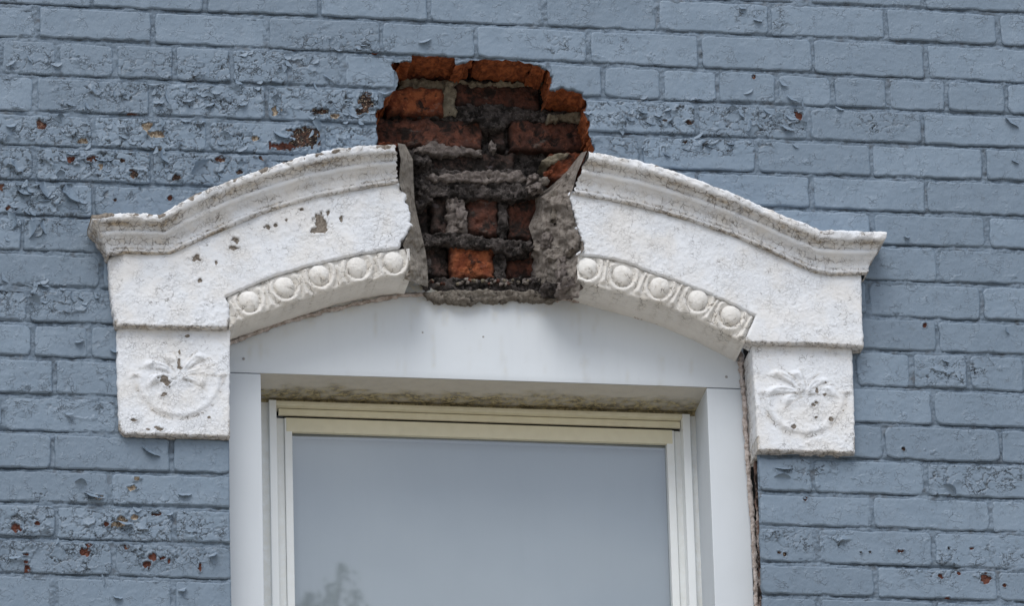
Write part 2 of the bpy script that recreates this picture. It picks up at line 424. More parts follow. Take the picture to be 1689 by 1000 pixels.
stone_mat('white_egg_paint', (.74, .735, .715), (.22, .185, .13), .35)
smooth_mat('white_aluminium', (.60, .65, .70), (.2, .17, .12), .6, .8, .12)
smooth_mat('white_vinyl', (.80, .84, .86), (.3, .26, .16), .4, .7, .12)
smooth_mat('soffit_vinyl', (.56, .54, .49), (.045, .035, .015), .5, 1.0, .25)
smooth_mat('cream_vinyl', (.76, .73, .57), (.18, .14, .05), .45, .9, .3)
smooth_mat('mouldy_vinyl', (.36, .32, .19), (.05, .04, .02), .6, 1.0, .5)
smooth_mat('blind_fabric', (.345, .375, .405), rough=.9, speck=.05)
smooth_mat('shade_black', (.03, .028, .025), rough=.9)  # near-black colour stands for shade between the rails and in the room
smooth_mat('steel', (.3, .3, .3), rough=.4)
k = NT('caulk'); k.done(k.mix(k.ramp(k.noise(9, 5, .7), .4, .62), (.55, .50, .48), (.30, .25, .22)), .8, k.bump(k.noise(6, 5, .7), 4, 1), .2)
k = NT('rotten_wood'); k.done(k.mix(k.ramp(k.noise(9, 5, .7, k.vec(1, 1, .3)), .42, .58), (.02, .015, .014), k.mix(k.ramp(k.noise(14, 4), .45, .6), (.17, .11, .09), (.38, .33, .31))), .9, k.bump(k.noise(6, 5, .7), 5, 1), .2)
k = NT('paved_ground'); k.done(k.mix(k.ramp(k.noise(900, 5), .4, .6), (.34, .30, .25), (.40, .36, .30)), .95)
k = NT('bark'); k.done((.08, .06, .045), .9)
k = NT('leaf'); k.done((.10, .17, .06), .7)
# glass pane: clear with a mirror sheen
k = NT('glass'); k.t.nodes.remove(k.b)
tr = k.n('ShaderNodeBsdfTransparent'); tr.inputs[0].default_value = (.88, .92, .94, 1)
gl = k.n('ShaderNodeBsdfGlossy'); gl.inputs['Roughness'].default_value = .022; gl.inputs[0].default_value = (.95, .98, 1, 1)
mx = k.n('ShaderNodeMixShader'); mx.inputs[0].default_value = .17
k.l(tr.outputs[0], mx.inputs[1]); k.l(gl.outputs[0], mx.inputs[2]); k.l(mx.outputs[0], k.out.inputs[0])

# ------------------------------------------------------------------ ground
g = bpy.data.meshes.new('ground'); g.from_pydata([(-900, -900, 0), (900, -900, 0), (900, 900, 0), (-900, 900, 0)], [], [(0, 1, 2, 3)])
g.materials.append(MATS['paved_ground']); go = bpy.data.objects.new('ground', g); col.objects.link(go); go['kind'] = 'structure'

# ------------------------------------------------------------------ the wall: paint surface function
PEEL = [(200, 245, 280, 75, .95), (570, 190, 90, 60, .9), (60, 330, 100, 50, .9), (350, 150, 250, 35, .75), (60, 490, 130, 35, .6),
        (1050, 185, 150, 28, .85), (1240, 195, 110, 34, .75), (1140, 236, 150, 26, .8), (150, 880, 260, 70, .62), (560, 75, 120, 34, .4),
        (430, 105, 150, 28, .55), (60, 95, 80, 25, .5), (230, 105, 100, 25, .5), (1620, 790, 110, 26, .65), (1330, 775, 60, 26, .5), (1560, 610, 100, 30, .5),
        (1330, 890, 90, 24, .5), (1250, 30, 60, 30, .5), (960, 70, 130, 30, .3), (1600, 930, 150, 40, .4), (120, 650, 160, 60, .3), (1450, 200, 90, 20, .4)]
# x, y, rx, ry, tone (0 red, .5 dark, 1 pale)
SPOTS = [(68, 206, 7, 9, .3), (243, 209, 9, 9, .9), (258, 221, 14, 5, .9), (137, 233, 8, 5, .9), (509, 226, 30, 18, .5), (490, 236, 14, 8, .5), (470, 240, 26, 7, .1), (420, 228, 6, 4, .8),
         (604, 170, 11, 16, .5), (598, 182, 12, 8, .5), (455, 183, 8, 7, 1), (527, 184, 13, 5, .5), (553, 192, 7, 6, .8), (116, 264, 7, 5, .1), (150, 262, 10, 5, .3), (165, 275, 5, 4, .9),
         (222, 288, 10, 7, .4), (202, 265, 4, 3, .5), (262, 249, 12, 6, .9), (292, 293, 7, 6, .4), (362, 262, 10, 5, .3), (431, 261, 5, 4, .5), (395, 284, 6, 4, .5),
         (280, 327, 5, 4, .2), (217, 189, 12, 3, .3), (13, 343, 4, 4, .3), (3, 307, 4, 6, .3), (190, 331, 4, 3, .5), (26, 871, 9, 8, .1), (62, 864, 4, 3, .1),
         (176, 865, 5, 4, .1), (200, 857, 9, 5, 1), (195, 865, 14, 4, 1), (220, 854, 6, 5, .9), (259, 848, 7, 4, .3), (44, 915, 8, 3, .1), (46, 939, 6, 7, .1), (43, 927, 5, 3, .1),
         (140, 912, 9, 8, .1), (147, 899, 5, 4, .1), (209, 902, 4, 5, .3), (252, 920, 8, 7, .1), (244, 931, 9, 7, .2), (267, 921, 6, 3, .1), (330, 937, 3, 6, .1), (279, 928, 2, 5, .1),
         (226, 791, 6, 4, 1), (218, 806, 8, 4, .9), (160, 820, 12, 3, .8), (1318, 191, 6, 7, .1), (1313, 184, 5, 3, .1), (1138, 202, 8, 4, .4), (1095, 228, 5, 4, .3), (1096, 199, 4, 2, .4),
         (1243, 126, 3, 3, .3), (1131, 235, 4, 3, .4), (1490, 742, 3, 3, .4), (1550, 822, 18, 5, .6), (1485, 910, 5, 3, .2), (1285, 912, 3, 3, .5), (1295, 914, 3, 3, .5),
         (1552, 951, 5, 4, .1), (1582, 947, 3, 3, .1), (1626, 955, 8, 7, .2), (1562, 990, 5, 6, .1), (1657, 967, 3, 3, .1), (1604, 905, 4, 2, .1), (1525, 538, 4, 4, .2),
         (1565, 905, 2, 2, .4), (1420, 912, 2, 2, .4), (1435, 912, 2, 2, .4), (1330, 822, 4, 5, .3)]
SP = np.array(SPOTS)
# curled chips: x, y, length, angle of the lifted edge (deg), lift
CHIPS = []
def surf(u, v, d, att, seed=0, flat=0.0):
    px, py = PX(u, v)
    I = np.full(u.shape, .13)
    for cx, cy, rx, ry, a in PEEL:
        I = np.maximum(I, a*np.exp(-(((px-cx)/rx)**2+((py-cy)/ry)**2)**1.5))
    I = I*(.55+.9*np.clip(fbm(px, py, 34, 77, 3)+.5, 0, 1))
    wu = u+fbm(u, v, 12, 3, 3)*17; wv = v+fbm(u, v, 12, 9, 3)*13
    F1, F2, ox, oy, idh = voro(wu/25, wv/15, 4)
    ed = (F2-F1)
    lifted = np.clip((I*.85-idh), 0, .4)*2.5
    ang = idh*57.0
    rp = np.clip((np.cos(ang)*ox+np.sin(ang)*oy+.15), 0, 1)
    h = lifted*(rp**2.4)*9.0
    crack = np.clip(1-ed/.085, 0, 1)**.6*np.clip(I*2.2-.35+.6*vn2(u/13, v/13, 5), 0, 1)
    h = h - 2.0*crack*(1-lifted*.4)
    G1, G2, gx, gy, gid = voro(wu/6.5, wv/5.2, 12)
    l2 = np.clip(I*.95-gid, 0, .5)*2
    h = h + l2*.25*np.clip(np.cos(gid*91)*gx+np.sin(gid*91)*gy+.1, 0, 1)
    att['peel'] = np.clip(I, 0, 1)
    # bare spots
    bare = np.zeros(u.shape); tone = np.zeros(u.shape)
    near = SP[(SP[:, 0] > px.min()-50) & (SP[:, 0] < px.max()+50) & (SP[:, 1] > py.min()-40) & (SP[:, 1] < py.max()+40)]
    jag = fbm(px, py, 5, 21, 3)
    for sx, sy, rx, ry, t in near:
        q = 1.0-(np.hypot((px-sx)/rx, (py-sy)/ry)+jag*.9)*.62
        q = np.where(q > bare, q, 0); tone = np.where(q > bare, t, tone); bare = np.maximum(bare, q)
    rim = np.exp(-((bare-.3)/.12)**2)*np.clip(vn2(px/7, py/7, 44)+.4, 0, 1)*4.0
    h = h + rim*(bare < .42) - 2.6*(bare > .42)
    # random tiny bare cracks where the paint gapes
    gap = crack*(vn2(u/9, v/9, 61) > .22)
    h = h-2.2*gap
    att['dirt_shade'] = np.clip(crack*.75+gap*.45, 0, 1)*(bare < .4)
    att['bare'] = bare; att['tone'] = tone
    h = h + fbm(u, v, 60, seed+11, 2)*1.8 + fbm(u, v*1.4, 9, 31, 2)*.35
    return h

# joint lines: y at x=0 and at x=1459 on the photograph
JL = [(-52, 12), (6, 68), (61, 127), (122, 181), (183, 237), (239, 293), (297, 350), (355, 405), (413, 464), (472, 524), (531, 580), (588, 640), (650, 700),
      (711, 760), (773, 818), (830, 874), (888, 935), (947, 989)]
def wline(a, b):
    (u0, v0), (u1, v1) = W(0, a), W(1459, b); s = (v1-v0)/(u1-u0); return (float(v0-s*u0), float(s))
LINES = [wline(*j) for j in JL]
sp_ = -62.6
LINES = [(LINES[0][0]-sp_*k, LINES[0][1]) for k in (5, 4, 3, 2, 1)] + LINES + [(LINES[-1][0]+sp_*k, LINES[-1][1]) for k in (1, 2, 3, 4)]
# joints per course, photo x at the course's mid height; None = beyond the frame
ROWS = {
 -1: [-190, 0, 190, 380, 570, 765, 955, 1145, 1336, 1526, 1716],
 0: [-37, 152, 338, 527, 707, 898, 1084, 1270, 1461, 1647],
 1: [62, 253, 442, 628, 785, 972, 1155, 1341, 1528, 1705],
 2: [2, 94, 190, 288, 382, 475, 567, 655, 748, 840, 905, 995, 1092, 1185, 1281, 1373, 1466, 1561, 1660],
 3: [57, 248, 440, 628, 790, 962, 1149, 1334, 1523, 1708],
 4: [-36, 154, 343, 533, 720, 880, 1058, 1248, 1438, 1624],
 5: [58, 250, 440, 630, 800, 975, 1150, 1339, 1528, 1712],
 6: [-36, 154, 342, 530, 720, 880, 1060, 1250, 1439, 1629],
 7: [37, 227, 415, 1170, 1360, 1547],
 8: [-20, 168, 356, 1244, 1432, 1620],
 9: [48, 238, 1360, 1546],
 10: [-39, 55, 148, 241, 1318, 1411, 1504, 1598, 1692],
 11: [-100, 90, 280, 1350, 1539],
 12: [5, 195, 384, 1268, 1458, 1652],
 13: [-102, 87, 282, 383, 1250, 1340, 1528],
 14: [-8, 181, 384, 1250, 1439, 1635],
 15: [-98, 92, 287, 385, 1251, 1349, 1540],
 16: [-2, 187, 386, 1252, 1446, 1646],
 17: [-98, 91, 287, 387, 1253, 1352, 1545],
}
HOLE = WP([(622, 250), (621, 215), (623, 182), (630, 172), (634, 158), (645, 152), (652, 146), (656, 130), (655, 116), (645, 110), (648, 100), (662, 102), (676, 98),
           (680, 88), (693, 87), (705, 91), (728, 89), (748, 92), (753, 104), (775, 99), (800, 97), (850, 99), (880, 106), (897, 110), (905, 118), (913, 127), (911, 138), (905, 146),
           (915, 149), (925, 143), (938, 147), (951, 151), (962, 154), (966, 168), (966, 185), (972, 200), (972, 218), (977, 232), (981, 246), (975, 262), (985, 300), (1000, 500), (600, 500), (630, 300)])
HOLE = densify(HOLE, 3, 3.0, 8, 8)
def arcline(pts): return pts
OPEN = WP([(384, 1300), (382, 1000), (379, 850), (378, 700), (378, 545), (400, 518), (520, 470), (640, 450), (720, 445), (900, 450), (1020, 465), (1130, 500), (1225, 545), (1243, 600), (1249, 745), (1254, 900), (1258, 1000), (1266, 1300)])
OPEN = densify(OPEN, 16, .0)

wall = empty('brick_wall', 0, 0, float(W(844, 1100)[1]), 'blue-grey painted brick wall with peeling paint and a hole knocked through above the window', 'wall')
WORDER = []
all_bricks = []          # (poly, rect) for the mortar mask
rng = random.Random(4)
umin, umax = float(W(0, 500)[0]), float(W(1689, 500)[0])
brects = []
def in_frame(u0, u1, v0, v1):
    x0, y0 = PX(u0, v1); x1, y1 = PX(u1, v0); return x1 > -25 and x0 < 1715 and y1 > -25 and y0 < 1025
near_hole = lambda u0, u1, v0, v1: (u1 > HOLE[:, 0].min()-6 and u0 < HOLE[:, 0].max()+6 and v1 > W(800, 500)[1] and v0 < HOLE[:, 1].max()+14)
for r in range(len(LINES)-1):
    k = r-6                                   # course number used in ROWS (-1 .. 17)
    k = r-5 if True else k
    a, b = LINES[r], LINES[r+1]
    kk = r-5
    key = kk-1+1
    rowk = kk-1+1
    idx = r-5                                  # LINES[5] is JL[0]; course 0 lies between JL[0] and JL[1]
    xs = ROWS.get(idx)
    vm = lambda u: (a[0]+a[1]*u+b[0]+b[1]*u)/2
    if xs:
        us = []
        for x in xs:
            u = float(W(x, JL[max(0, min(17, idx))][0]*1.0 + 0 + (x/1459.0)*(JL[max(0, min(17, idx))][1]-JL[max(0, min(17, idx))][0])+29)[0])
            us.append(u)
    else:
        o = rng.choice([0, 95, 40]); us = [umin-190-o+192*i for i in range(13)]
    header = idx in (2, 10)
    p = 95.5 if header else 192.0
    while us[0] > umin-70: us.insert(0, us[0]-p)
    while us[-1] < umax+70: us.append(us[-1]+p)
    if idx in (7, 8, 9, 10, 11):               # fill behind the hood
        pass
    for i in range(len(us)-1):
        u0, u1 = us[i], us[i+1]
        if u1-u0 > 260: continue
        j = 2.2+rng.random()*2.4; j2 = 2.2+rng.random()*2.4
        g0 = 3.0+rng.random()*1.5; g1 = 3.2+rng.random()*1.6
        c0 = a[0]+a[1]*u0-g0; c1 = a[0]+a[1]*u1-g0-rng.uniform(-1.2, 1.2); d0 = b[0]+b[1]*u0+g1; d1 = b[0]+b[1]*u1+g1+rng.uniform(-1.2, 1.2)
        poly = roundrect(u0+j, u1-j2, d0, c0, d1, c1, rng.uniform(3, 13))
        poly = densify(poly, 9, 1.5, 100+r*17+i, 14)
        um, vmid = (u0+u1)/2, (c0+d0)/2
        cu = poly[:, 0]; cv = poly[:, 1]
        # skip bricks wholly inside the openings
        ins = inside(HOLE, cu, cv) | inside(OPEN, cu, cv)
        if ins.all(): continue
        brects.append((u0+j+5, u1-j2-5, d0+5, c0-5, a[1]))
        fr = in_frame(u0, u1, d0, c0)
        nh = near_hole(u0, u1, d0, c0)
        sd_ = r*31+i
        nh = nh and float(PX(um, d0)[1]) < 330
        sdm = 11 if not nh else 96
        yoff = rng.uniform(-1.6, 1.8)
        tlt = rng.uniform(-.012, .012)
        if fr:
            hf = (lambda u, v, d, att, sd_=sd_, um=um, tlt=tlt: surf(u, v, d, att, sd_)+tlt*(u-um))
            plate('brick', poly, yoff, sdm, 1.45, 'blue_paint', wall, hf, rnd=rng.uniform(1.5, 2.6), cuts=(HOLE, OPEN), side_bare=.5 if nh else 0, side_rough=4.5 if nh else 0)
        else:
            hf = (lambda u, v, d, att: fbm(u, v, 30, 5)*2)
            plate('brick', poly, yoff, 11, 12, 'blue_paint', wall, hf, rnd=3.0, cuts=(OPEN,))

# mortar bed, one rough painted sheet showing in the joints
BR = np.array(brects)
def drop(U, V):
    o = np.zeros(U.shape, bool)
    for u0, u1, v0, v1, s in BR:
        i0, i1 = np.searchsorted(U[:, 0], [u0, u1]); j0, j1 = np.searchsorted(V[0], [v0+min(0, s*(u1-u0)), v1+abs(s*(u1-u0))])
        if i1 > i0 and j1 > j0:
            sub = (slice(i0, i1), slice(max(0, j0-1), j1+1)); dv = s*(U[sub]-u0)
            o[sub] |= (V[sub] > v0+dv) & (V[sub] < v1+dv)
    return o
LV0 = LINES[0]
def mort(u, v, d, att):
    h = .2+fbm(u, v, 70, 200, 2)*4.0 + fbm(u, v, 9, 201, 3)*2.4 + fbm(u, v, 3.6, 203, 2)*2.0
    a0 = LV0[0]; k_ = np.full(u.shape, 1e9)
    for lv, ls in LINES: k_ = np.where(np.abs(v-lv-ls*u-3.0) < np.abs(k_), v-lv-ls*u-3.0, k_)
    h = h - 4.2*np.exp(-(k_/1.7)**2)*np.clip(.75+fbm(u, v, 30, 211, 3)*1.6, 0, 1.2)
    att['dirt_shade'] = np.clip(fbm(u, v, 14, 207, 3)*1.6-.28, 0, .8)
    return h
mo = plate('mortar_joint', [(umin-170, LINES[-1][0]+20), (umax+170, LINES[-1][0]+20), (umax+170, LINES[0][0]-20), (umin-170, LINES[0][0]-20)], 3.1, 30, 1.9, 'blue_paint_mortar', wall,
           mort, rnd=0, cuts=(HOLE, OPEN), drop=drop, kind='stuff', sides=False)

# curled paint chips, real little sheets standing off the wall
def chip_mesh(px, py, L, Wd, ang, lift, y0=0.0):
    u0, v0 = W(px, py, y0)
    s = np.linspace(0, 1, 6); t = np.linspace(-.5, .5, 8)
    Sx, T = np.meshgrid(s, t, indexing='ij')
    prof = 1-(2*T)**2*rng.uniform(.5, 1.0)
    wob = fbm(Sx*3+px, T*4+py, 1.0, 5, 2)*.35
    along = Sx*Wd*(np.clip(prof+wob, .15, 1.2)); lf = lift*(Sx**1.8)*np.clip(prof, .1, 1)
    along = along*(1-.25*Sx)
    cs, sn = math.cos(ang), math.sin(ang)
    u = u0 + cs*along - sn*T*L; v = v0 + sn*along + cs*T*L
    return np.stack([u, y0-1.0-lf, v], -1)
CP = [(79, 313, 26, 16, 200, 9), (125, 318, 38, 26, 215, 13), (40, 315, 22, 12, 250, 7), (15, 365, 30, 14, 10, 9), (47, 378, 30, 12, 0, 8), (75, 375, 22, 10, 190, 7), (55, 500, 20, 12, 60, 8),
      (275, 257, 26, 14, 200, 8), (330, 277, 34, 10, 130, 9), (100, 195, 12, 7, 100, 5), (470, 222, 34, 12, 250, 8), (520, 208, 18, 9, 30, 8), (455, 165, 16, 9, 90, 5),
      (262, 168, 16, 8, 280, 6), (310, 165, 18, 8, 280, 6), (345, 172, 16, 7, 300, 5), (400, 170, 16, 8, 280, 5), (100, 290, 14, 9, 100, 6), (120, 252, 20, 8, 270, 5), (168, 262, 20, 8, 260, 5),
      (18, 205, 16, 9, 280, 6), (95, 200, 12, 10, 60, 6), (262, 205, 22, 10, 0, 6), (372, 225, 16, 8, 70, 5), (1308, 162, 22, 8, 240, 6), (1300, 210, 22, 9, 250, 6), (1232, 208, 18, 7, 350, 7),
      (1208, 182, 18, 7, 100, 6), (1060, 183, 16, 8, 250, 6), (1085, 190, 14, 7, 270, 6), (1100, 180, 14, 7, 300, 6), (1040, 196, 14, 7, 250, 5), (1670, 200, 26, 9, 230, 6), (205, 862, 26, 9, 260, 9),
      (133, 800, 18, 9, 80, 7), (155, 817, 30, 8, 255, 8), (350, 915, 14, 8, 300, 8), (280, 848, 10, 7, 300, 6), (250, 745, 30, 9, 240, 7), (195, 985, 14, 7, 260, 5), (300, 972, 14, 8, 290, 6),
      (305, 815, 20, 7, 270, 5), (115, 682, 12, 7, 270, 6), (130, 562, 14, 7, 290, 6), (1290, 790, 26, 7, 90, 6), (1293, 772, 28, 6, 270, 4), (1560, 595, 12, 6, 250, 5), (1495, 390, 10, 6, 270, 5),
      (1663, 545, 12, 7, 200, 5), (1675, 265, 12, 7, 250, 5), (1250, 32, 14, 8, 260, 5), (1225, 12, 12, 6, 260, 5), (1565, 810, 24, 9, 50, 8), (190, 577, 14, 12, 250, 8), (700, 66, 22, 7, 290, 5),
      (1168, 240, 14, 6, 250, 5), (1385, 178, 14, 6, 250, 4), (1100, 255, 12, 6, 250, 5), (1205, 236, 12, 6, 260, 5), (30, 175, 22, 6, 260, 5)]
rr = random.Random(9)
for _ in range(150):
    cx, cy, rx, ry, a = rr.choice(PEEL[:5]+PEEL[:12]+[PEEL[0]]); x = cx+rr.gauss(0, .5)*rx; y = cy+rr.gauss(0, .5)*ry
    if 0 < x < 1689 and 0 < y < 1000: CP.append((x, y, rr.uniform(7, 19), rr.uniform(4, 9), rr.gauss(270, 42) if rr.random() < .62 else rr.uniform(0, 360), rr.uniform(1.2, 2.8)))
Vv, Ff = [], []
for (x, y, L, wd, an, lf) in CP:
    u, v = W(x, y)
    if inside(HOLE, np.array([u]), np.array([v]))[0] or inside(OPEN, np.array([u]), np.array([v]))[0]: continue
    P = chip_mesh(x, y, L*1.1, wd*1.15, math.radians(an), lf*1.25); n, q = P.shape[:2]; b0 = len(Vv)
    Vv += P.reshape(-1, 3).tolist()
    for i in range(n-1):
        for j in range(q-1):
            Ff.append([b0+i*q+j, b0+(i+1)*q+j, b0+(i+1)*q+j+1, b0+i*q+j+1])
ch = link('peeling_paint', Vv, Ff, 'blue_paint', wall, {'bare': [0]*len(Vv), 'dirt_shade': [0]*len(Vv), 'tone': [0]*len(Vv)}, True, 'stuff')

# ------------------------------------------------------------------ inside the hole
def inner(px4, Y, mat, seed, rough=5.0, name='inner_brick', yb=125):
    p = densify(WP(px4, Y), 5, 3.4, seed, 10)
    def hf(u, v, d, att):
        att['dirt_shade'] = np.clip(.95-d/(7+9*(fbm(u, v, 14, seed+3, 2)+.5)), 0, 1)  # edges darkened for soot and for the deep shade in the hole
        F1, F2, ox, oy, ci = voro((u+fbm(u, v, 9, 2)*6)/13, (v+fbm(u, v, 9, 4)*6)/11, seed)
        return fbm(u, v, 30, seed, 4)*rough*1.7+fbm(u, v, 7, seed+5, 3)*rough*.7+(ci-.5)*rough*.5+ox*rough*.35
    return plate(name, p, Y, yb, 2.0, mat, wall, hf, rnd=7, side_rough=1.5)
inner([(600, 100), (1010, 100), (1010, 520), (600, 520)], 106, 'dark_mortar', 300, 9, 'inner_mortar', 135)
INB = [([(655, 106), (752, 102), (752, 126), (655, 130)], 90, 'orange_brick'), ([(776, 108), (900, 110), (900, 130), (776, 126)], 90, 'orange_brick'),
       ([(640, 142), (731, 146), (733, 188), (640, 188)], 70, 'bright_orange_brick'), ([(750, 138), (890, 140), (890, 185), (750, 172)], 88, 'brown_brick'),
       ([(600, 193), (795, 196), (795, 245), (600, 243)], 82, 'red_brick'), ([(842, 198), (990, 200), (990, 250), (842, 248)], 84, 'red_brick'),
       ([(808, 200), (834, 202), (834, 250), (808, 246)], 96, 'sooty_brick'),
       ([(640, 252), (852, 253), (846, 290), (640, 285)], 88, 'sooty_brick'), ([(903, 252), (985, 250), (985, 298), (905, 296)], 66, 'orange_brick'),
       ([(662, 328), (708, 328), (708, 392), (662, 390)], 88, 'sooty_brick'), ([(711, 325), (740, 325), (744, 388), (714, 388)], 80, 'sooty_brick'),
       ([(771, 320), (823, 320), (823, 390), (770, 390)], 78, 'brown_brick'), ([(836, 324), (905, 324), (905, 400), (836, 392)], 84, 'brown_brick'),
       ([(690, 405), (740, 408), (741, 458), (690, 458)], 86, 'sooty_brick'), ([(743, 403), (816, 408), (818, 460), (745, 460)], 72, 'bright_orange_brick'),
       ([(834, 410), (884, 412), (882, 460), (834, 458)], 84, 'red_brick')]
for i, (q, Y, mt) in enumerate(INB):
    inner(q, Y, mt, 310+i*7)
def slab(q, Y, mt, seed, rough=7, yb=120, am=3.5):
    p = densify(WP(q, Y), 4, am, seed, 7)
    def hf(u, v, d, att):
        F1, F2, ox, oy, ci = voro((u+fbm(u, v, 7, 2)*5)/8, (v+fbm(u, v, 7, 4)*5)/6, seed)
        return fbm(u*.55, v, 13, seed, 3)*rough*1.2+(ci-.5)*rough*.55+(ox+oy)*rough*.3-np.clip(1-(F2-F1)/.12, 0, 1)*rough*.25
    return plate('mortar_chunk', p, Y, yb, 1.8, mt, wall, hf, rnd=3.0, side_rough=3.5)
slab([(660, 128), (740, 131), (790, 134), (905, 133), (905, 142), (752, 141), (738, 148), (660, 146)], 86, 'pale_mortar', 401)
slab([(731, 135), (752, 137), (752, 190), (732, 190)], 80, 'pale_mortar', 402)
slab([(735, 176), (800, 170), (890, 182), (966, 186), (966, 197), (840, 203), (800, 204), (720, 197), (640, 192), (640, 187), (730, 189)], 84, 'dark_mortar', 403, 9)
slab([(905, 187), (962, 184), (962, 197), (905, 198)], 74, 'pale_mortar', 404)
slab([(690, 245), (715, 232), (745, 240), (795, 246), (797, 254), (740, 256), (690, 258)], 76, 'grey_mortar', 405)
slab([(690, 284), (720, 280), (790, 279), (862, 281), (880, 300), (890, 318), (860, 330), (800, 326), (740, 328), (700, 320), (684, 300)], 62, 'dark_mortar', 406, 8)
slab([(700, 286), (800, 281), (860, 284), (872, 296), (800, 300), (715, 298)], 55, 'grey_mortar', 407, 7)
slab([(738, 328), (752, 322), (768, 332), (769, 384), (742, 386), (736, 350)], 66, 'grey_mortar', 408, 9)
slab([(822, 324), (837, 322), (838, 390), (822, 392)], 74, 'dark_mortar', 409)
slab([(684, 386), (740, 384), (775, 386), (820, 392), (870, 400), (876, 416), (850, 420), (815, 410), (770, 408), (740, 404), (690, 402)], 62, 'dark_mortar', 410, 8)
slab([(816, 405), (834, 408), (834, 456), (818, 458)], 76, 'dark_mortar', 411)
slab([(878, 405), (900, 400), (905, 470), (880, 470)], 72, 'grey_mortar', 412, 8)
slab([(658, 242), (700, 250), (718, 275), (700, 290), (680, 300), (664, 270)], 58, 'dark_mortar', 413, 12)
slab([(676, 300), (706, 310), (712, 330), (690, 345), (676, 330)], 60, 'dark_mortar', 414, 10)
slab([(772, 196), (806, 190), (836, 192), (838, 206), (806, 210), (795, 204)], 70, 'dark_mortar', 415, 9)
slab([(893, 265), (915, 252), (940, 250), (930, 262), (905, 272)], 58, 'pale_mortar', 416, 5)
slab([(690, 459), (900, 457), (910, 482), (700, 480)], 56, 'dark_mortar', 417, 9, am=2.5)  # darker mortar paints in the shade on the ledge's upper half
slab([(698, 480), (800, 477), (905, 479), (935, 486), (912, 496), (860, 492), (780, 497), (720, 494), (704, 486)], 42, 'ledge_mortar', 418, 6, am=2.4)
for i in range(46):                                             # crumbs lying on the ledge
    x = 706+rr.random()*190; y = 461+rr.random()*9
    rock('mortar_crumb', x, y, 48+rr.random()*4, rr.uniform(1.6, 4), 3, rr.uniform(1.4, 3), rr.choice(['cement', 'grey_mortar', 'red_brick', 'pale_mortar']), wall, .5, seed=i, n=7, power=.9)
for i, (x, y, Y, a, b, c, mt) in enumerate([(686, 268, 50, 12, 12, 10, 'dark_mortar'), (700, 250, 55, 16, 10, 6, 'grey_mortar'), (690, 312, 55, 10, 12, 12, 'dark_mortar'), (880, 296, 52, 9, 10, 7, 'grey_mortar'),
        (896, 300, 48, 7, 8, 6, 'cement'), (903, 287, 50, 6, 6, 5, 'orange_brick'), (884, 312, 50, 12, 10, 9, 'grey_mortar'), (868, 408, 56, 9, 9, 7, 'dark_mortar'), (700, 440, 70, 8, 9, 12, 'dark_mortar'),
        (760, 360, 62, 8, 8, 16, 'grey_mortar'), (812, 244, 74, 5, 8, 9, 'grey_mortar')]):
    rock('mortar_lump', x, y, Y, a, b, c, mt, wall, .45, seed=60+i, n=20)

# ------------------------------------------------------------------ window hood halves
YF, YB_ = -30.0, -15.0
LEAF = [(-92, .62), (-66, .95), (-34, 1.0), (0, .95), (34, 1.0), (66, .95), (92, .62)]
WSP = np.array([(528, 364, 9, 13), (522, 380, 12, 6), (536, 376, 5, 5), (389, 397, 6, 8), (384, 408, 9, 4), (323, 425, 9, 5), (357, 434, 3, 4), (441, 375, 5, 4), (455, 372, 4, 3), (498, 346, 5, 3), (472, 363, 3, 3), (563, 361, 3, 5), (541, 352, 3, 5),
                (295, 600, 3, 9), (296, 608, 5, 3), (268, 625, 9, 7), (277, 632, 9, 6), (271, 651, 6, 4), (221, 694, 6, 2.5), (244, 709, 5, 2), (261, 708, 6, 4.5), (345, 689, 3, 2), (330, 462, 4, 3),
                (1347, 645, 4, 4), (1360, 652, 3, 3), (1342, 670, 4.5, 3.5), (1346, 665, 3, 3), (1370, 691, 5, 4), (1310, 705, 4, 4), (1347, 689, 3, 2), (1391, 678, 3, 2), (1361, 632, 3, 2), (310, 555, 6, 2), (296, 580, 2, 6)])
def wsurf(u, v, d, att, Y=YF, seed=0, stain=None):
    px, py = PX(u, v, Y)
    jag = fbm(px, py, 5, 21, 3); bare = np.zeros(u.shape)
    for sx, sy, rx, ry in WSP:
        bare = np.maximum(bare, 1.0-(np.hypot((px-sx)/rx, (py-sy)/ry)+jag*1.0)*.6)
    wu = u+fbm(u, v, 8, 3, 3)*8; wv = v+fbm(u, v, 8, 9, 3)*8
    F1, F2, ox, oy, idh = voro(wu/8, wv/6.5, 31)
    I = np.clip(fbm(px, py, 60, 301, 3)*1.6+.25, 0, .8)+.12
    l = np.clip(I-idh, 0, .5)*2
    h = l*np.clip(np.cos(idh*77)*ox+np.sin(idh*77)*oy+.2, 0, 1)*1.5+fbm(u, v, 40, seed+2, 2)*1.8+fbm(u, v, 4.5, 8, 3)*.7
    h = h+1.5*np.exp(-((bare-.3)/.1)**2)-2.2*(bare > .42)
    att['bare'] = bare; att['dirt_shade'] = np.zeros(u.shape)
    if stain is not None: att['dirt_shade'] = stain(px, py, d)
    return h

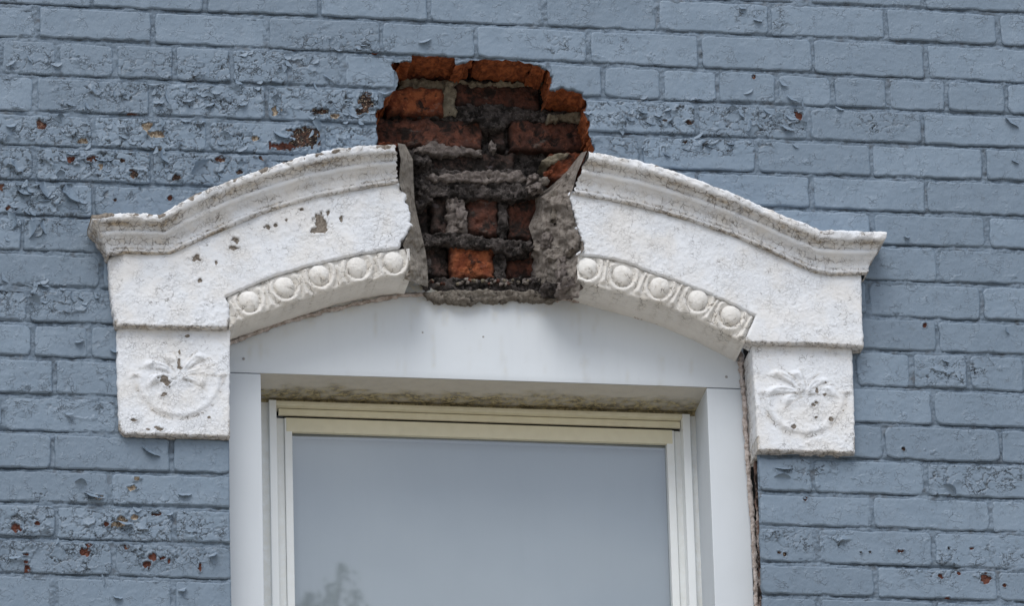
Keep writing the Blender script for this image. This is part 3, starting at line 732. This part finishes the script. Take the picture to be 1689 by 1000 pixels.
def sweep_cornice(parent, B, T, left):
    B = WP(B, YF); T = WP(T, YF-38)
    # resample both polylines at matched parameters
    n = len(B); tt = []
    for i in range(n-1):
        k = max(2, int(np.hypot(*(T[i+1]-T[i]))/2.6)); tt += [i+j/k for j in range(k)]
    tt.append(n-1.0); tt = np.array(tt); ii = np.minimum(tt.astype(int), n-2); ff = (tt-ii)[:, None]
    Bp = B[ii]*(1-ff)+B[ii+1]*ff; Tp = T[ii]*(1-ff)+T[ii+1]*ff
    prof = [(0, 0), (0, .12), (.03, .2), (.09, .22), (.12, .15), (.2, .15), (.32, .22), (.43, .38), (.46, .52), (.53, .58), (.57, .55), (.6, .52), (.66, .62), (.71, .8), (.74, .95), (.8, 1.02), (.92, 1.02), (.98, .93)]
    pt = np.array(prof); s = np.concatenate([[0], np.cumsum(np.hypot(np.diff(pt[:, 0])*60, np.diff(pt[:, 1])*38))])
    q = np.linspace(0, s[-1], 46); t_ = np.interp(q, s, pt[:, 0]); p_ = np.interp(q, s, pt[:, 1])
    u = Bp[:, None, 0]*(1-p_)+Tp[:, None, 0]*p_ if False else None
    # across the slope: height follows t; the mitred end follows the protrusion
    base_u = Bp[:, None, 0]+(Tp[:, None, 0]-Bp[:, None, 0])*(.5*t_+.5*p_)[None]
    base_v = Bp[:, None, 1]+(Tp[:, None, 1]-Bp[:, None, 1])*t_[None]
    Y = np.broadcast_to((YF-38*p_)[None], base_u.shape).copy()
    crown = np.clip((t_-.68)/.15, 0, 1)[None]
    nz = fb3(base_u, Y, base_v, 7, 1, 3); nz2 = fb3(base_u, Y, base_v, 26, 4, 2)
    Y = Y - nz*(1.2+2.6*crown) - nz2*2.5
    base_v = base_v + (fb3(base_u, Y, base_v, 11, 9, 3)*.7+fb3(base_u, Y, base_v, 3.6, 19, 2)*.5)*(1.0+(3.6 if left else 2.2)*crown)
    ue = base_u.max() if left else base_u.min(); ve = base_v[-1 if left else 0].mean()
    edge = np.exp(-(np.abs(base_u-ue)/14.0)**1.5)
    base_u = base_u - (1 if left else -1)*edge*np.clip(fbm(base_v, Y, 8, 77, 3)*11+3, 0, 10)
    stain_shade = np.zeros_like(t_)
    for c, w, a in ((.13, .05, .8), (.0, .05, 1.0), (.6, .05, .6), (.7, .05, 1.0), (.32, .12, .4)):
        stain_shade = np.maximum(stain_shade, a*np.exp(-((t_-c)/w)**2))  # coves and lower lip darkened: collected dirt plus the shade lying there
    st = stain_shade[None]*np.clip(.95+1.3*fbm(base_u, base_v, 45, 55, 3), .3, 1.15)
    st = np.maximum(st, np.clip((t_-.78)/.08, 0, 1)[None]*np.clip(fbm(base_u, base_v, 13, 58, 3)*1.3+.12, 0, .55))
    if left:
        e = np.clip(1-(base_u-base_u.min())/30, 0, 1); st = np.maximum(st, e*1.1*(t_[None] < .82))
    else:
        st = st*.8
    br = np.clip(fbm(base_u, base_v, 15, 91, 3)*1.6-.18, 0, 1)*np.clip((t_-.78)/.1, 0, 1)[None]*(1.9 if left else .7)
    P = np.stack([base_u, Y, base_v], -1)
    cap = P[:, -1:, :].copy(); tops = [P]
    for yy, dv in ((-20, 1.0), (6, 2.0)):
        c = cap.copy(); c[..., 1] = yy; c[..., 2] += dv; tops.append(c)
    P = np.concatenate(tops, 1); k = P.shape[1]
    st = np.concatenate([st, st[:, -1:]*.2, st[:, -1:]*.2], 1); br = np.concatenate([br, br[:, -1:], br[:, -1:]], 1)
    # the outer end returns to the wall
    ends = []
    if left:
        e1 = P[:1].copy(); e1[..., 1] = e1[..., 1]*.5+3; e2 = P[:1].copy(); e2[..., 1] = 8
        nz = fb3(e1[..., 0], e1[..., 1], e1[..., 2], 6, 7, 3)*4; e1[..., 0] += nz
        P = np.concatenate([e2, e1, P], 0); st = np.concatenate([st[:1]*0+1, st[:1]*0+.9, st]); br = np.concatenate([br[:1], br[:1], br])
    else:
        e1 = P[-1:].copy(); e1[..., 1] = e1[..., 1]*.5+3; e2 = P[-1:].copy(); e2[..., 1] = 8
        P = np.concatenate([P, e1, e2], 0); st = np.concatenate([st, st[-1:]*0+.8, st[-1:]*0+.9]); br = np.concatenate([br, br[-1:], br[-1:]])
    return grid_mesh('cornice', P, 'white_stone_paint', parent, {'bare': br.ravel(), 'dirt_shade': st.ravel(), 'tone': st.ravel()*0})

def egg_band(parent, top, bot, eggs, darts, left):
    poly = WP(top+bot[::-1], YF+7); poly = densify(poly, 6, .5, 3, 6)
    Yb = YF+7
    def hf(u, v, d, att):
        px, py = PX(u, v, Yb); h = fbm(u, v, 5, 4, 3)*1.2; dirt_shade = np.full(u.shape, .16)+np.clip(fbm(u, v, 12, 66, 3), 0, 1)*.5
        for (ex, ey, tl) in eggs:
            x = px-ex; y = py-ey; ct, sn = math.cos(tl), math.sin(tl); x, y = x*ct+y*sn, -x*sn+y*ct
            r = np.hypot(x/23.0, (y+1)/25.0)
            ring = np.exp(-((r-1.02)/.2)**2)*np.clip((y+20)/8, 0, 1)
            h = h+5.5*ring; dirt_shade = np.maximum(dirt_shade, .5*np.exp(-((r-.8)/.07)**2)*(y > -6)+.25*np.exp(-((r-1.22)/.08)**2))
        for (x0, y0, x1, y1) in darts:
            L = math.hypot(x1-x0, y1-y0); tx, ty = (x1-x0)/L, (y1-y0)/L
            t = ((px-x0)*tx+(py-y0)*ty)/L; s = (px-x0)*(-ty)+(py-y0)*tx
            w = 2.2+3.4*np.clip(t, 0, 1)**2
            m_ = np.exp(-(s/w)**2)*np.clip((t+.05)*6, 0, 1)*np.clip((1.02-t)*9, 0, 1)
            h = np.maximum(h, 6.5*m_+h*.4); dirt_shade = np.maximum(dirt_shade, .4*np.exp(-((np.abs(s)-w*1.6)/1.6)**2)*(t > 0)*(t < 1))
        att['dirt_shade'] = dirt_shade
        dd = np.exp(-(np.clip(d, 0, 9)/2.4)**2)
        return h+2.5*dd*(v < poly[:, 1].mean()+999)*0
    plate('moulding_band', poly, Yb, 64, 1.35, 'white_egg_paint', parent, hf, rnd=2.2, side_rough=.0, side_dirt=.07)
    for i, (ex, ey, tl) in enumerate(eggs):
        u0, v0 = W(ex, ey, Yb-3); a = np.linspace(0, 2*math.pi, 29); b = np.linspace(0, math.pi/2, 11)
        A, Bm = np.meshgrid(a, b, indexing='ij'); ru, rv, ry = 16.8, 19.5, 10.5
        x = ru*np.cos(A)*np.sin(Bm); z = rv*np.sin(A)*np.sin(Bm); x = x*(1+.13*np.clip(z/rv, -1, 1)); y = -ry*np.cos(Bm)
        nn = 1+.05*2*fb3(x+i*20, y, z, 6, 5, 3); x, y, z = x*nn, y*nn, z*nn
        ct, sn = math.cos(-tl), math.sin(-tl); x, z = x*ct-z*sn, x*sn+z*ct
        P = np.stack([u0+x, Yb+1+y, v0+z], -1); dr = np.clip((-z/rv)*.5+fbm(x, z, 7, i, 3)*.9-.05, 0, .8)*.7  # eggs coloured darker below: underside shading mixed with patchy dirt
        grid_mesh('egg', P, 'white_egg_paint', parent, {'bare': dr.ravel()*0, 'dirt_shade': dr.ravel(), 'tone': dr.ravel()*0})

def relief(cx, cy, rx, ry, LEAF):
    def f(u, v, d, att):
        h = wsurf(u, v, d, att, YB_, 5)
        px, py = PX(u, v, YB_); x = px-cx; y = py-cy
        r = np.hypot(x/rx, y/ry)
        low = np.clip((y+8)/10, 0, 1)
        g = np.exp(-((r-1)/.055)**2)*low; rim = np.exp(-((r-.89)/.085)**2)*low
        h = h-2.4*g*np.clip(.8+fbm(px, py, 22, 6)*1.5, .2, 1)+1.8*rim
        dome = np.clip(1-r, 0, 1)*2.0; h = h+dome
        ears = (d > 5)*np.exp(-((np.abs(x)-rx)/9)**2-((y+2)/4)**2); h = h+2.5*ears
        att['dirt_shade'] = np.maximum(att['dirt_shade'], g*.4*np.clip(.8+fbm(px, py, 16, 3)*1.2, 0, 1)); att['dirt_shade'] = np.maximum(att['dirt_shade'], ears*.35)
        for an, ln in LEAF:
            a = math.radians(an); tx, ty = math.sin(a), -math.cos(a); t = (x*tx+(y-2)*ty); s = x*(-ty)+(y-2)*tx
            s = s+ np.clip(t/48, 0, 2)**2.2*13*(0 if an == 0 else math.copysign(1, -an))*(t > 0)                       # curl outwards
            L = 64*ln; w = 2.6+7.5*np.clip(t/L, 0, 1)**1.3
            m_ = np.exp(-(s/w)**2)*np.clip(t/8, 0, 1)*np.clip((L-t)/9, 0, 1); wr = np.clip(.85+fbm(px, py, 18, 14, 3)*1.5, .15, 1.1); h = np.maximum(h, h*.5+6.0*m_*wr)-3.0*wr*np.exp(-(s/(w*.33))**2)*np.clip(t/14, 0, 1)*np.clip((L*.8-t)/9, 0, 1)
            att['dirt_shade'] = np.maximum(att['dirt_shade'], .32*np.exp(-((np.abs(s)-w*1.2)/1.8)**2)*(t > 4)*(t < L))
        bottom = np.clip(1-np.abs(d)/5, 0, 1)*(py > cy+ry)
        att['dirt_shade'] = np.maximum(att['dirt_shade'], bottom*.7)
        return h
    return f

# left half
hoodL = empty('window_hood', float(W(285, 720)[0]), 0, float(W(285, 720)[1]), 'left half of the white carved stone window hood, left of the broken hole', 'window hood', 'broken halves of the carved window hood')
CB = [(180, 423), (207, 419), (245, 421), (281, 420), (313, 406), (350, 389), (385, 374), (417, 360), (467, 343), (520, 328), (570, 318), (619, 309), (659, 303)]
CT = [(150, 354), (176, 349), (222, 349), (262, 353), (286, 338), (322, 318), (357, 303), (390, 291), (440, 274), (493, 257), (550, 243), (605, 237), (656, 237)]
sweep_cornice(hoodL, CB, CT, True)
bt = [(375, 490), (402, 477.5), (449, 458), (496, 444), (548, 431), (597, 420), (660, 411), (676, 409)]
bb = [(378, 542), (392, 531), (438, 515), (490, 497), (532, 484), (566, 472), (610, 463), (664, 455), (678, 456)]
fr = [(180, 418), (207, 413), (281, 414), (313, 400), (350, 383), (385, 368), (417, 354), (467, 337), (520, 322), (619, 303), (660, 297), (662, 312), (668, 320), (672, 335), (676, 350), (680, 372), (676, 382), (664, 398), (658, 409), (597, 418), (548, 429), (496, 442), (449, 456),
      (402, 475.5), (371, 490), (378, 502), (379, 522), (376, 541), (283, 540), (192, 536), (186, 500), (182, 460)]
def jag(pts, Y, x0, x1, amp, L, a, sd, sc):
    p = densify(WP(pts, Y), 3.0, a, sd, sc); X, Yp = PX(p[:, 0], p[:, 1], Y); m_ = (X > x0) & (X < x1)
    p[m_, 0] += amp*fbm(p[m_, 1], p[m_, 0], 9, sd+3, 3)*2; return p
def frst(px, py, d): return np.clip(1-d/5., 0, 1)*(py > 525)*.85
def hfL(u, v, d, att):
    h = wsurf(u, v, d, att, YF, 1, frst); px, py = PX(u, v, YF)
    return h-np.clip(205-px, 0, 30)*.55
plate('frieze_panel', jag(fr, YF, 655, 700, 4.5, 3, .9, 41, 6), YF, 6, 1.8, 'white_stone_paint', hoodL, hfL, rnd=3.5)
TIL = lambda pts: pts
egg_band(hoodL, bt, bb, [(411, 497, -.38), (470, 474, -.33), (527, 454, -.27), (589, 441, -.2), (649, 432, -.12)],
         [(379, 498, 395, 534), (435, 474, 449, 508), (494, 456, 507, 489), (555, 438, 567, 470), (619, 424, 630, 460)], True)
def hblk(f, x0):
    def g(u, v, d, att):
        h = f(u, v, d, att); px, py = PX(u, v, YB_); return h-np.clip(x0-px, 0, 30)*.6
    return g
plate('corbel_block', densify(WP([(193, 536), (380, 540), (379, 721), (290, 719), (206, 716), (197, 705), (194, 620)], YB_), 5, 1.0, 43, 6), YB_, 6, 1.5, 'white_stone_paint', hoodL, hblk(relief(296, 622, 73, 69, [(-80, .8), (-48, .95), (-14, .7), (28, .85), (60, .95), (88, .7)]), 209), rnd=3.0)
# broken inner end
def fracture(parent, A, Bk, ya, yb, mat, seed, rough, bulge=0.0, name='broken_end'):
    A = np.array(A, float); Bk = np.array(Bk, float); n = len(A)
    tt = np.linspace(0, n-1, int(n*14)); ii = np.minimum(tt.astype(int), n-2); f = (tt-ii)[:, None]
    a = A[ii]*(1-f)+A[ii+1]*f; b = Bk[ii]*(1-f)+Bk[ii+1]*f; s = np.linspace(0, 1, 34)[None, :, None]
    ppx = a[:, None]*(1-s)+b[:, None]*s
    if np.ndim(ya): YA = np.interp(tt, np.arange(n), ya)[:, None]
    else: YA = ya
    Y = YA+(yb-YA)*s[..., 0] - bulge*np.sin(s[..., 0]*math.pi)*(.6+fbm(ppx[..., 1], ppx[..., 1]*0+seed, 30, 5, 2))
    Y = Y + rough*fbm(ppx[..., 0], ppx[..., 1], 22, seed, 4)*2+rough*.7*fbm(ppx[..., 0], ppx[..., 1], 6, seed+4, 4)
    u, v = W(ppx[..., 0], ppx[..., 1], Y)
    P = np.stack([u, Y, v], -1)
    return grid_mesh(name, P[::-1], mat, parent, {'bare': np.zeros(u.size), 'dirt_shade': np.zeros(u.size), 'tone': np.zeros(u.size)})
fracture(hoodL, [(656, 236), (661, 262), (658, 300), (665, 322), (674, 344), (678, 376), (664, 404), (673, 424), (676, 444), (666, 460)],
         [(668, 238), (681, 263), (682, 300), (684, 333), (689, 359), (696, 389), (702, 415), (705, 440), (706, 462), (706, 474)], [-64, -52, -33, -29, -28, -28, -28, -28, -28, -28], 40, 'fracture_stone', 501, 11, 7)
rock('mortar_lump', 640, 243, -40, 16, 12, 5, 'orange_brick', hoodL, .5, seed=3, n=18, tilt=-.1)

# right half
hoodR = empty('window_hood', float(W(1325, 748)[0]), 0, float(W(1325, 748)[1]), 'right half of the white carved stone window hood, grey mortar on its broken end', 'window hood', 'broken halves of the carved window hood')
CB = [(941, 321), (994, 330), (1049, 341), (1096, 354), (1142, 367), (1216, 393), (1290, 426), (1322, 443), (1345, 451), (1368, 455), (1400, 455), (1427, 454)]
CT = [(972, 247), (1010, 254), (1053, 263), (1090, 273), (1142, 291), (1216, 319), (1284, 350), (1328, 366), (1352, 377), (1385, 378), (1420, 379), (1464, 380)]
sweep_cornice(hoodR, CB, CT, False)
bt = [(951, 420.5), (992, 425), (1031, 433), (1075, 451), (1120, 466), (1160, 482), (1201, 500), (1246, 520)]
bb = [(952, 464), (987, 474), (1031, 486), (1064, 495), (1098, 505), (1157, 530), (1201, 552), (1228, 566)]
fr = [(940, 313), (994, 323), (1049, 334), (1142, 360), (1216, 386), (1290, 419), (1345, 444), (1368, 448), (1421, 448), (1422, 500), (1425, 572), (1340, 567), (1240, 566), (1229, 560), (1238, 540), (1247, 521), (1201, 498), (1160, 480), (1120, 464), (1075, 449), (1031, 431), (992, 423),
      (953, 420), (960, 411), (956, 385), (949, 366), (944, 340), (939, 322)]
def frst2(px, py, d): return np.clip(1-d/4.5, 0, 1)*(py > 556)*.6
plate('frieze_panel', jag(fr, YF, 930, 966, 4.5, 3, .7, 61, 6), YF, 6, 1.8, 'white_stone_paint', hoodR, lambda u, v, d, att: wsurf(u, v, d, att, YF, 7, frst2), rnd=3.0)
egg_band(hoodR, bt, bb, [(969, 442, .12), (1027, 455, .22), (1088, 474, .3), (1151, 495, .38), (1205, 521, .42)],
         [(1003, 428, 994, 470), (1066, 450, 1050, 486), (1126, 469, 1107, 505), (1185, 495, 1162, 530), (1240, 522, 1220, 560)], False)
plate('corbel_block', densify(WP([(1240, 568), (1406, 572), (1408, 640), (1411, 748), (1330, 746), (1250, 743), (1246, 660)], YB_), 5, 1.0, 63, 6), YB_, 60, 1.5, 'white_stone_paint', hoodR, relief(1327, 650, 70, 70, [(-98, .6), (-66, .95), (-34, 1.0), (-12, .7), (36, .7), (68, .8)]), rnd=3.0)
fracture(hoodR, [(968, 249), (952, 285), (946, 308), (939, 326), (948, 366), (957, 382), (964, 411), (953, 424), (950, 450), (957, 470), (955, 490)],
         [(958, 252), (932, 285), (905, 310), (882, 326), (884, 345), (872, 374), (880, 400), (878, 412), (882, 440), (884, 462), (890, 478)],
         [-64, -50, -34, -27]+[-26]*7, 72, 'cement', 521, 8, 12)
for i, (x, y, Y, a, b, c, mt) in enumerate([(944, 402, -12, 13, 18, 22, 'cement'), (932, 446, 8, 12, 20, 28, 'grey_mortar'), (938, 476, 5, 20, 26, 11, 'grey_mortar'), (916, 348, 22, 9, 12, 34, 'ledge_mortar'),
        (902, 398, 34, 9, 12, 14, 'grey_mortar'), (910, 425, 24, 10, 12, 12, 'cement'), (938, 300, 0, 8, 14, 16, 'cement'), (908, 478, 20, 16, 20, 9, 'dark_mortar')]):
    rock('mortar_lump', x, y, Y, a, b, c, mt, hoodR, .36, seed=90+i, n=26)

# ------------------------------------------------------------------ window
win = empty('window', float(W(800, 1060, 60)[0]), 60*S, float(W(800, 1060, 60)[1]), 'white framed sash window with an arched aluminium header under the broken hood', 'window')
YC = 60.0
vs_l = float(W(380, 613.5, YC)[1]); vs_r = float(W(1222, 640.5, YC)[1]); vseam = (vs_l+vs_r)/2; vbot = float(W(800, 1120, YC)[1])
sl = (vs_r-vs_l)/(float(W(1222, 640, YC)[0])-float(W(380, 613, YC)[0]))
arc = [(1226, 636), (1226, 560), (1190, 540), (1130, 512), (1060, 492), (1000, 478), (930, 480), (900, 486), (800, 487), (725, 482), (702, 470), (680, 462), (640, 464), (560, 487), (480, 512), (420, 535), (374, 556), (370, 560), (370, 612)]
arcw = WP(arc, YC)
arcw[0][1] = vs_r; arcw[-1][1] = vs_l
def hdr(u, v, d, att):
    att['dirt_shade'] = np.clip(1-(d-10)/34, 0, 1)*np.clip(.35+fbm(u, v, 30, 81, 3)*1.3, 0, .8)*np.clip((v-vseam-40)/30, 0, 1)
    att['dirt_shade'] = np.maximum(att['dirt_shade'], np.clip(fbm(u, v*.12, 10, 83, 3)*1.3-.42, 0, .22))
    return fbm(u, v, 150, 2, 2)*2.4
plate('header_panel', densify(arcw, 20), YC, 172, 6, 'white_aluminium', win, hdr, rnd=1.0)
cu = lambda x, y, Y: float(W(x, y, Y)[0])
cv = lambda x, y, Y: float(W(x, y, Y)[1])
box('casing', cu(366, 800, YC), cu(433, 800, YC), vbot, vs_l-1.5, YC+1.0, 178, 'white_aluminium', win, 1.5)
box('casing', cu(1172, 800, YC), cu(1236, 800, YC), vbot, vs_r-1.5, YC+1.0, 178, 'white_aluminium', win, 1.5)
uL, uR = cu(433, 800, YC), cu(1172, 800, YC)
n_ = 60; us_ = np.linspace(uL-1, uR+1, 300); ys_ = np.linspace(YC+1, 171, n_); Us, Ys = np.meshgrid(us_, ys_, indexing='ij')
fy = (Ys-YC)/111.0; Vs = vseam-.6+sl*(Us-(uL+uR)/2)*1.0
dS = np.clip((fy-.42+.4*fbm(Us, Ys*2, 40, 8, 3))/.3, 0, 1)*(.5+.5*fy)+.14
grid_mesh('header_soffit', np.stack([Us, Ys, Vs-.02*(Ys-YC)], -1), 'soffit_vinyl', win, {'dirt_shade': dS.ravel()})
# head lining and jamb liners behind the casing
box('head_lining', uL-2, uR+2, cv(800, 676, 171), vseam+10, 171, 200, 'mouldy_vinyl', win, .5, .9)
box('jamb_liner', uL-3, cu(447, 800, 169), vbot, cv(440, 664, 169), 169, 200, 'white_vinyl', win, .5, .3)
box('jamb_liner', cu(1141, 800, 169), uR+2, vbot, cv(1150, 687, 169), 169, 200, 'white_vinyl', win, .5, .3)
# frame tracks
y1 = 160
tL, tR = cv(450, 659, y1), cv(1130, 683, y1); tt_ = (tL+tR)/2
box('frame_track', cu(446, 800, y1), cu(458, 800, y1), vbot, tt_, y1, 195, 'white_vinyl', win, 1.0)
box('frame_track', cu(1130, 800, y1), cu(1142.5, 800, y1), vbot, tt_-1, y1, 195, 'white_vinyl', win, 1.0)
box('frame_head', cu(458, 800, y1)+.3, cu(1130, 800, y1)-.3, tt_-7, tt_-.5, y1+2, 196, 'cream_vinyl', win, .8, .25)
y2 = 178
box('frame_rail', cu(460, 700, y2), cu(1122, 700, y2), cv(790, 695, y2), tt_-8, y2, 184, 'cream_vinyl', win, .8, .2)
box('channel', cu(457, 800, 187), cu(470, 800, 187), vbot, cv(460, 690, 187), 187, 205, 'white_vinyl', win, .6, .2)
box('channel', cu(1115, 800, 187), cu(1132, 800, 187), vbot, cv(1120, 712, 187), 187, 205, 'white_vinyl', win, .6, .2)
box('track_gap_shade', cu(468, 700, 193), cu(1118, 700, 193), cv(790, 712, 188), tt_-9, 188, 206, 'shade_black', win, .2)  # dark strip standing for the shade between frame rail and sash
sash = link('sash', [(cu(470, 800, 182)+i, 206, vbot+j) for i, j in ((0, 0), (1, 0), (1, 1), (0, 1))], [[0, 1, 2, 3]], 'white_vinyl', win)
sash['origin'] = tuple(Vector(sash.location)+Vector(win['origin']))
y3 = 182
su0, su1, su2, su3 = cu(471, 800, y3), cu(483.5, 800, y3), cu(1102.5, 800, y3), cu(1115, 800, y3)
st_, sb_ = cv(790, 700, y3), cv(790, 722.5, y3)
box('stile', su0, su1, vbot, st_, y3, 200, 'white_vinyl', sash, 1.2, .1)
box('stile', su2, su3, vbot, st_, y3, 200, 'white_vinyl', sash, 1.2, .1)
box('rail', su1-10, su2+10, sb_, st_+.5, y3-.6, 190, 'cream_vinyl', sash, 1.2, .15)
pu, pv = np.meshgrid(np.linspace(su1-2, su2+2, 40), np.linspace(vbot, sb_+3, 40), indexing='ij')
gc = sb_+10.0
GY = lambda u, v: 190+((u-(su1+su2)/2)**2+(v-gc)**2)*BOW
BOW = 3.0e-5
gp = grid_mesh('pane', np.stack([pu, GY(pu, pv), pv], -1), 'glass', sash)
# the tree across the street that the pane mirrors
def mirrored(px, py):
    u, v = W(px, py, 190); u = float(u); v = float(v)
    r = np.array([F*D_[i]+(px-844.5)*R_[i]-(py-500)*U_[i] for i in range(3)]); r /= np.linalg.norm(r)
    nn_ = np.array([2*BOW*(u-(su1+su2)/2), -1.0, 2*BOW*(v-gc)]); nn_ /= np.linalg.norm(nn_)
    q = r-2*r.dot(nn_)*nn_; return np.array([u*S, 190*S, v*S+H0]), q
def treepoint(px, py, dist):
    p, q = mirrored(px, py); return p+q*(dist/abs(q[1]))
TD = 30.0
top = treepoint(566, 925, TD); low = treepoint(560, 1010, TD)
tree = bpy.data.objects.new('tree', None); col.objects.link(tree); tree.location = (low[0], low[1], 0); tree['origin'] = tuple(tree.location)
tree['label'] = 'tall tree with thin leafy top, mirrored in the bottom left corner of the window glass'; tree['category'] = 'tree'
rt = random.Random(5); leaf = []; lf_f = []; lims = []
hh = top[2]
def addleaf(c, r):
    d1 = Vector((rt.gauss(0, 1), rt.gauss(0, 1), rt.gauss(0, 1))).normalized(); d2 = d1.orthogonal().normalized()
    i = len(leaf); leaf.extend([tuple(Vector(c)+d1*r), tuple(Vector(c)+d2*r*.5), tuple(Vector(c)-d1*r), tuple(Vector(c)-d2*r*.5)]); lf_f.append((i, i+1, i+2, i+3))
spr = [(555, 1010, 566, 930, .5), (530, 1015, 546, 962, .45), (580, 1015, 588, 975, .4), (505, 1015, 512, 978, .3)]
for (a0, b0, a1, b1, w) in spr:
    A_ = treepoint(a0, b0, TD); B_ = treepoint(a1, b1, TD)
    for k_ in range(60):
        t = rt.random(); ww = w*(1-t)**.7*.5+.02; c = A_+(B_-A_)*t+np.array([rt.gauss(0, ww*.5), rt.gauss(0, ww*.5), rt.gauss(0, ww*.3)]); addleaf(c, .045)
    lims.append((A_, B_))
for k_ in range(7000):
    a = rt.random()*6.28; z = rt.random(); r = 1.8*math.sin(math.pi*min(1, .15+z*.85))*rt.random()**.4
    addleaf((low[0]+r*math.cos(a), low[1]+r*math.sin(a), low[2]-6.6-8.0*z), .16)
me = bpy.data.meshes.new('crown'); me.from_pydata([tuple(Vector(p)-Vector(tree.location)) for p in leaf], [], lf_f); me.materials.append(MATS['leaf'])
cr0 = bpy.data.objects.new('crown', me); col.objects.link(cr0); cr0.parent = tree; cr0['kind'] = 'stuff'
tb = []; tf = []
def limb(p0, p1, r0, r1):
    i = len(tb); p0 = Vector(p0); p1 = Vector(p1); d = (p1-p0).normalized(); x = d.orthogonal().normalized(); y = d.cross(x)
    for p, r in ((p0, r0), (p1, r1)):
        for k_ in range(8):
            a = k_*math.pi/4; tb.append(tuple(p+x*math.cos(a)*r+y*math.sin(a)*r-Vector(tree.location)))
    for k_ in range(8): tf.append((i+k_, i+(k_+1) % 8, i+8+(k_+1) % 8, i+8+k_))
limb((low[0], low[1], 0), (low[0], low[1], low[2]-5), .26, .16); limb((low[0], low[1], low[2]-5), (low[0], low[1], low[2]-.2), .16, .05)
for A_, B_ in lims: limb((low[0], low[1], low[2]-7.5), A_, .05, .02); limb(A_, B_, .02, .006)
me = bpy.data.meshes.new('trunk'); me.from_pydata(tb, [], tf); me.materials.append(MATS['bark']); t0 = bpy.data.objects.new('trunk', me); col.objects.link(t0); t0.parent = tree
print('REFL', mirrored(800, 740)[1], mirrored(800, 860)[1], mirrored(800, 990)[1])
# blind behind the glass
bl = empty('window_blind', (su1+su2)/2, 225, vbot, 'pale grey blind drawn down behind the window glass', 'blind')
n = 60; uu = np.linspace(su1-24, su2+24, n*3); vv = np.linspace(vbot-10, sb_+40, 12)
Ug, Vg = np.meshgrid(uu, vv, indexing='ij'); Yg = 214+fbm(Ug, Vg*.05, 60, 7, 2)*2
grid_mesh('blind_fabric', np.stack([Ug, Yg, Vg], -1), 'blind_fabric', bl, {'dirt_shade': np.zeros(Ug.size)})
box('head_rail', su1-24, su2+24, sb_-1, sb_+30, 203, 212, 'blind_fabric', bl, 1.0)
# near-black panel added behind the blind, stands for the room's shadow
box('room_shadow_panel', cu(350, 700, 240), cu(1260, 700, 240), vbot-10, vseam+170, 245, 262, 'shade_black', win, .5)
# screws
for (x, y) in [(797, 556), (402, 592), (697, 549), (1198, 622)]:
    u0, v0 = W(x, y, YC); a = np.linspace(0, 2*math.pi, 13); b = np.linspace(0.02, math.pi/2, 5); A, Bm = np.meshgrid(a, b, indexing='ij')
    P = np.stack([u0+2.4*np.cos(A)*np.sin(Bm), YC-1.4*np.cos(Bm), v0+2.4*np.sin(A)*np.sin(Bm)], -1); grid_mesh('screw', P, 'steel', win, {'dirt_shade': np.zeros(A.size)})
# caulk along the arch and the jambs
def bead(name, pts, Y, r, mat, parent, rough=.6, seed=0):
    p = WP(pts, Y); seg = np.concatenate([[0], np.cumsum(np.hypot(*np.diff(p, axis=0).T))]); s = np.arange(0, seg[-1], 2.2)
    u = np.interp(s, seg, p[:, 0]); v = np.interp(s, seg, p[:, 1]); a = np.linspace(0, 2*math.pi, 13)
    tu = np.gradient(u); tv = np.gradient(v); L = np.hypot(tu, tv); nu, nv = -tv/L, tu/L
    R = r*(1+rough*2*fb3(s[:, None]+0*a, a[None]*2+0*s[:, None], 0*s[:, None]+0*a+seed, 7, seed, 3))
    P = np.stack([u[:, None]+nu[:, None]*np.cos(a)*R, Y-np.sin(a)[None]*R*.8+0*s[:, None], v[:, None]+nv[:, None]*np.cos(a)*R], -1)
    return grid_mesh(name, P, mat, parent, {'dirt_shade': np.zeros(P.shape[0]*P.shape[1])})
bead('caulk_bead', [(378, 567), (430, 546), (480, 529), (540, 513), (600, 499), (660, 488), (705, 485)], 57, 3.2, 'caulk', win, .7, 3)
bead('caulk_bead', [(905, 492), (960, 495), (1020, 510), (1080, 528), (1140, 549), (1190, 570), (1222, 586), (1225, 640)], 57, 4.2, 'caulk', win, .8, 5)
bead('caulk_bead', [(1226, 640), (1232, 745), (1242, 870), (1248, 1000), (1254, 1110)], 52, 4.0, 'caulk', win, .35, 7)
bead('rotten_trim', [(1246, 752), (1250, 850), (1254, 1000), (1258, 1100)], 36, 3.2, 'rotten_wood', win, .6, 9)

for o_ in (wall, win, bl, hoodL, hoodR):
    o_['kind'] = 'thing'
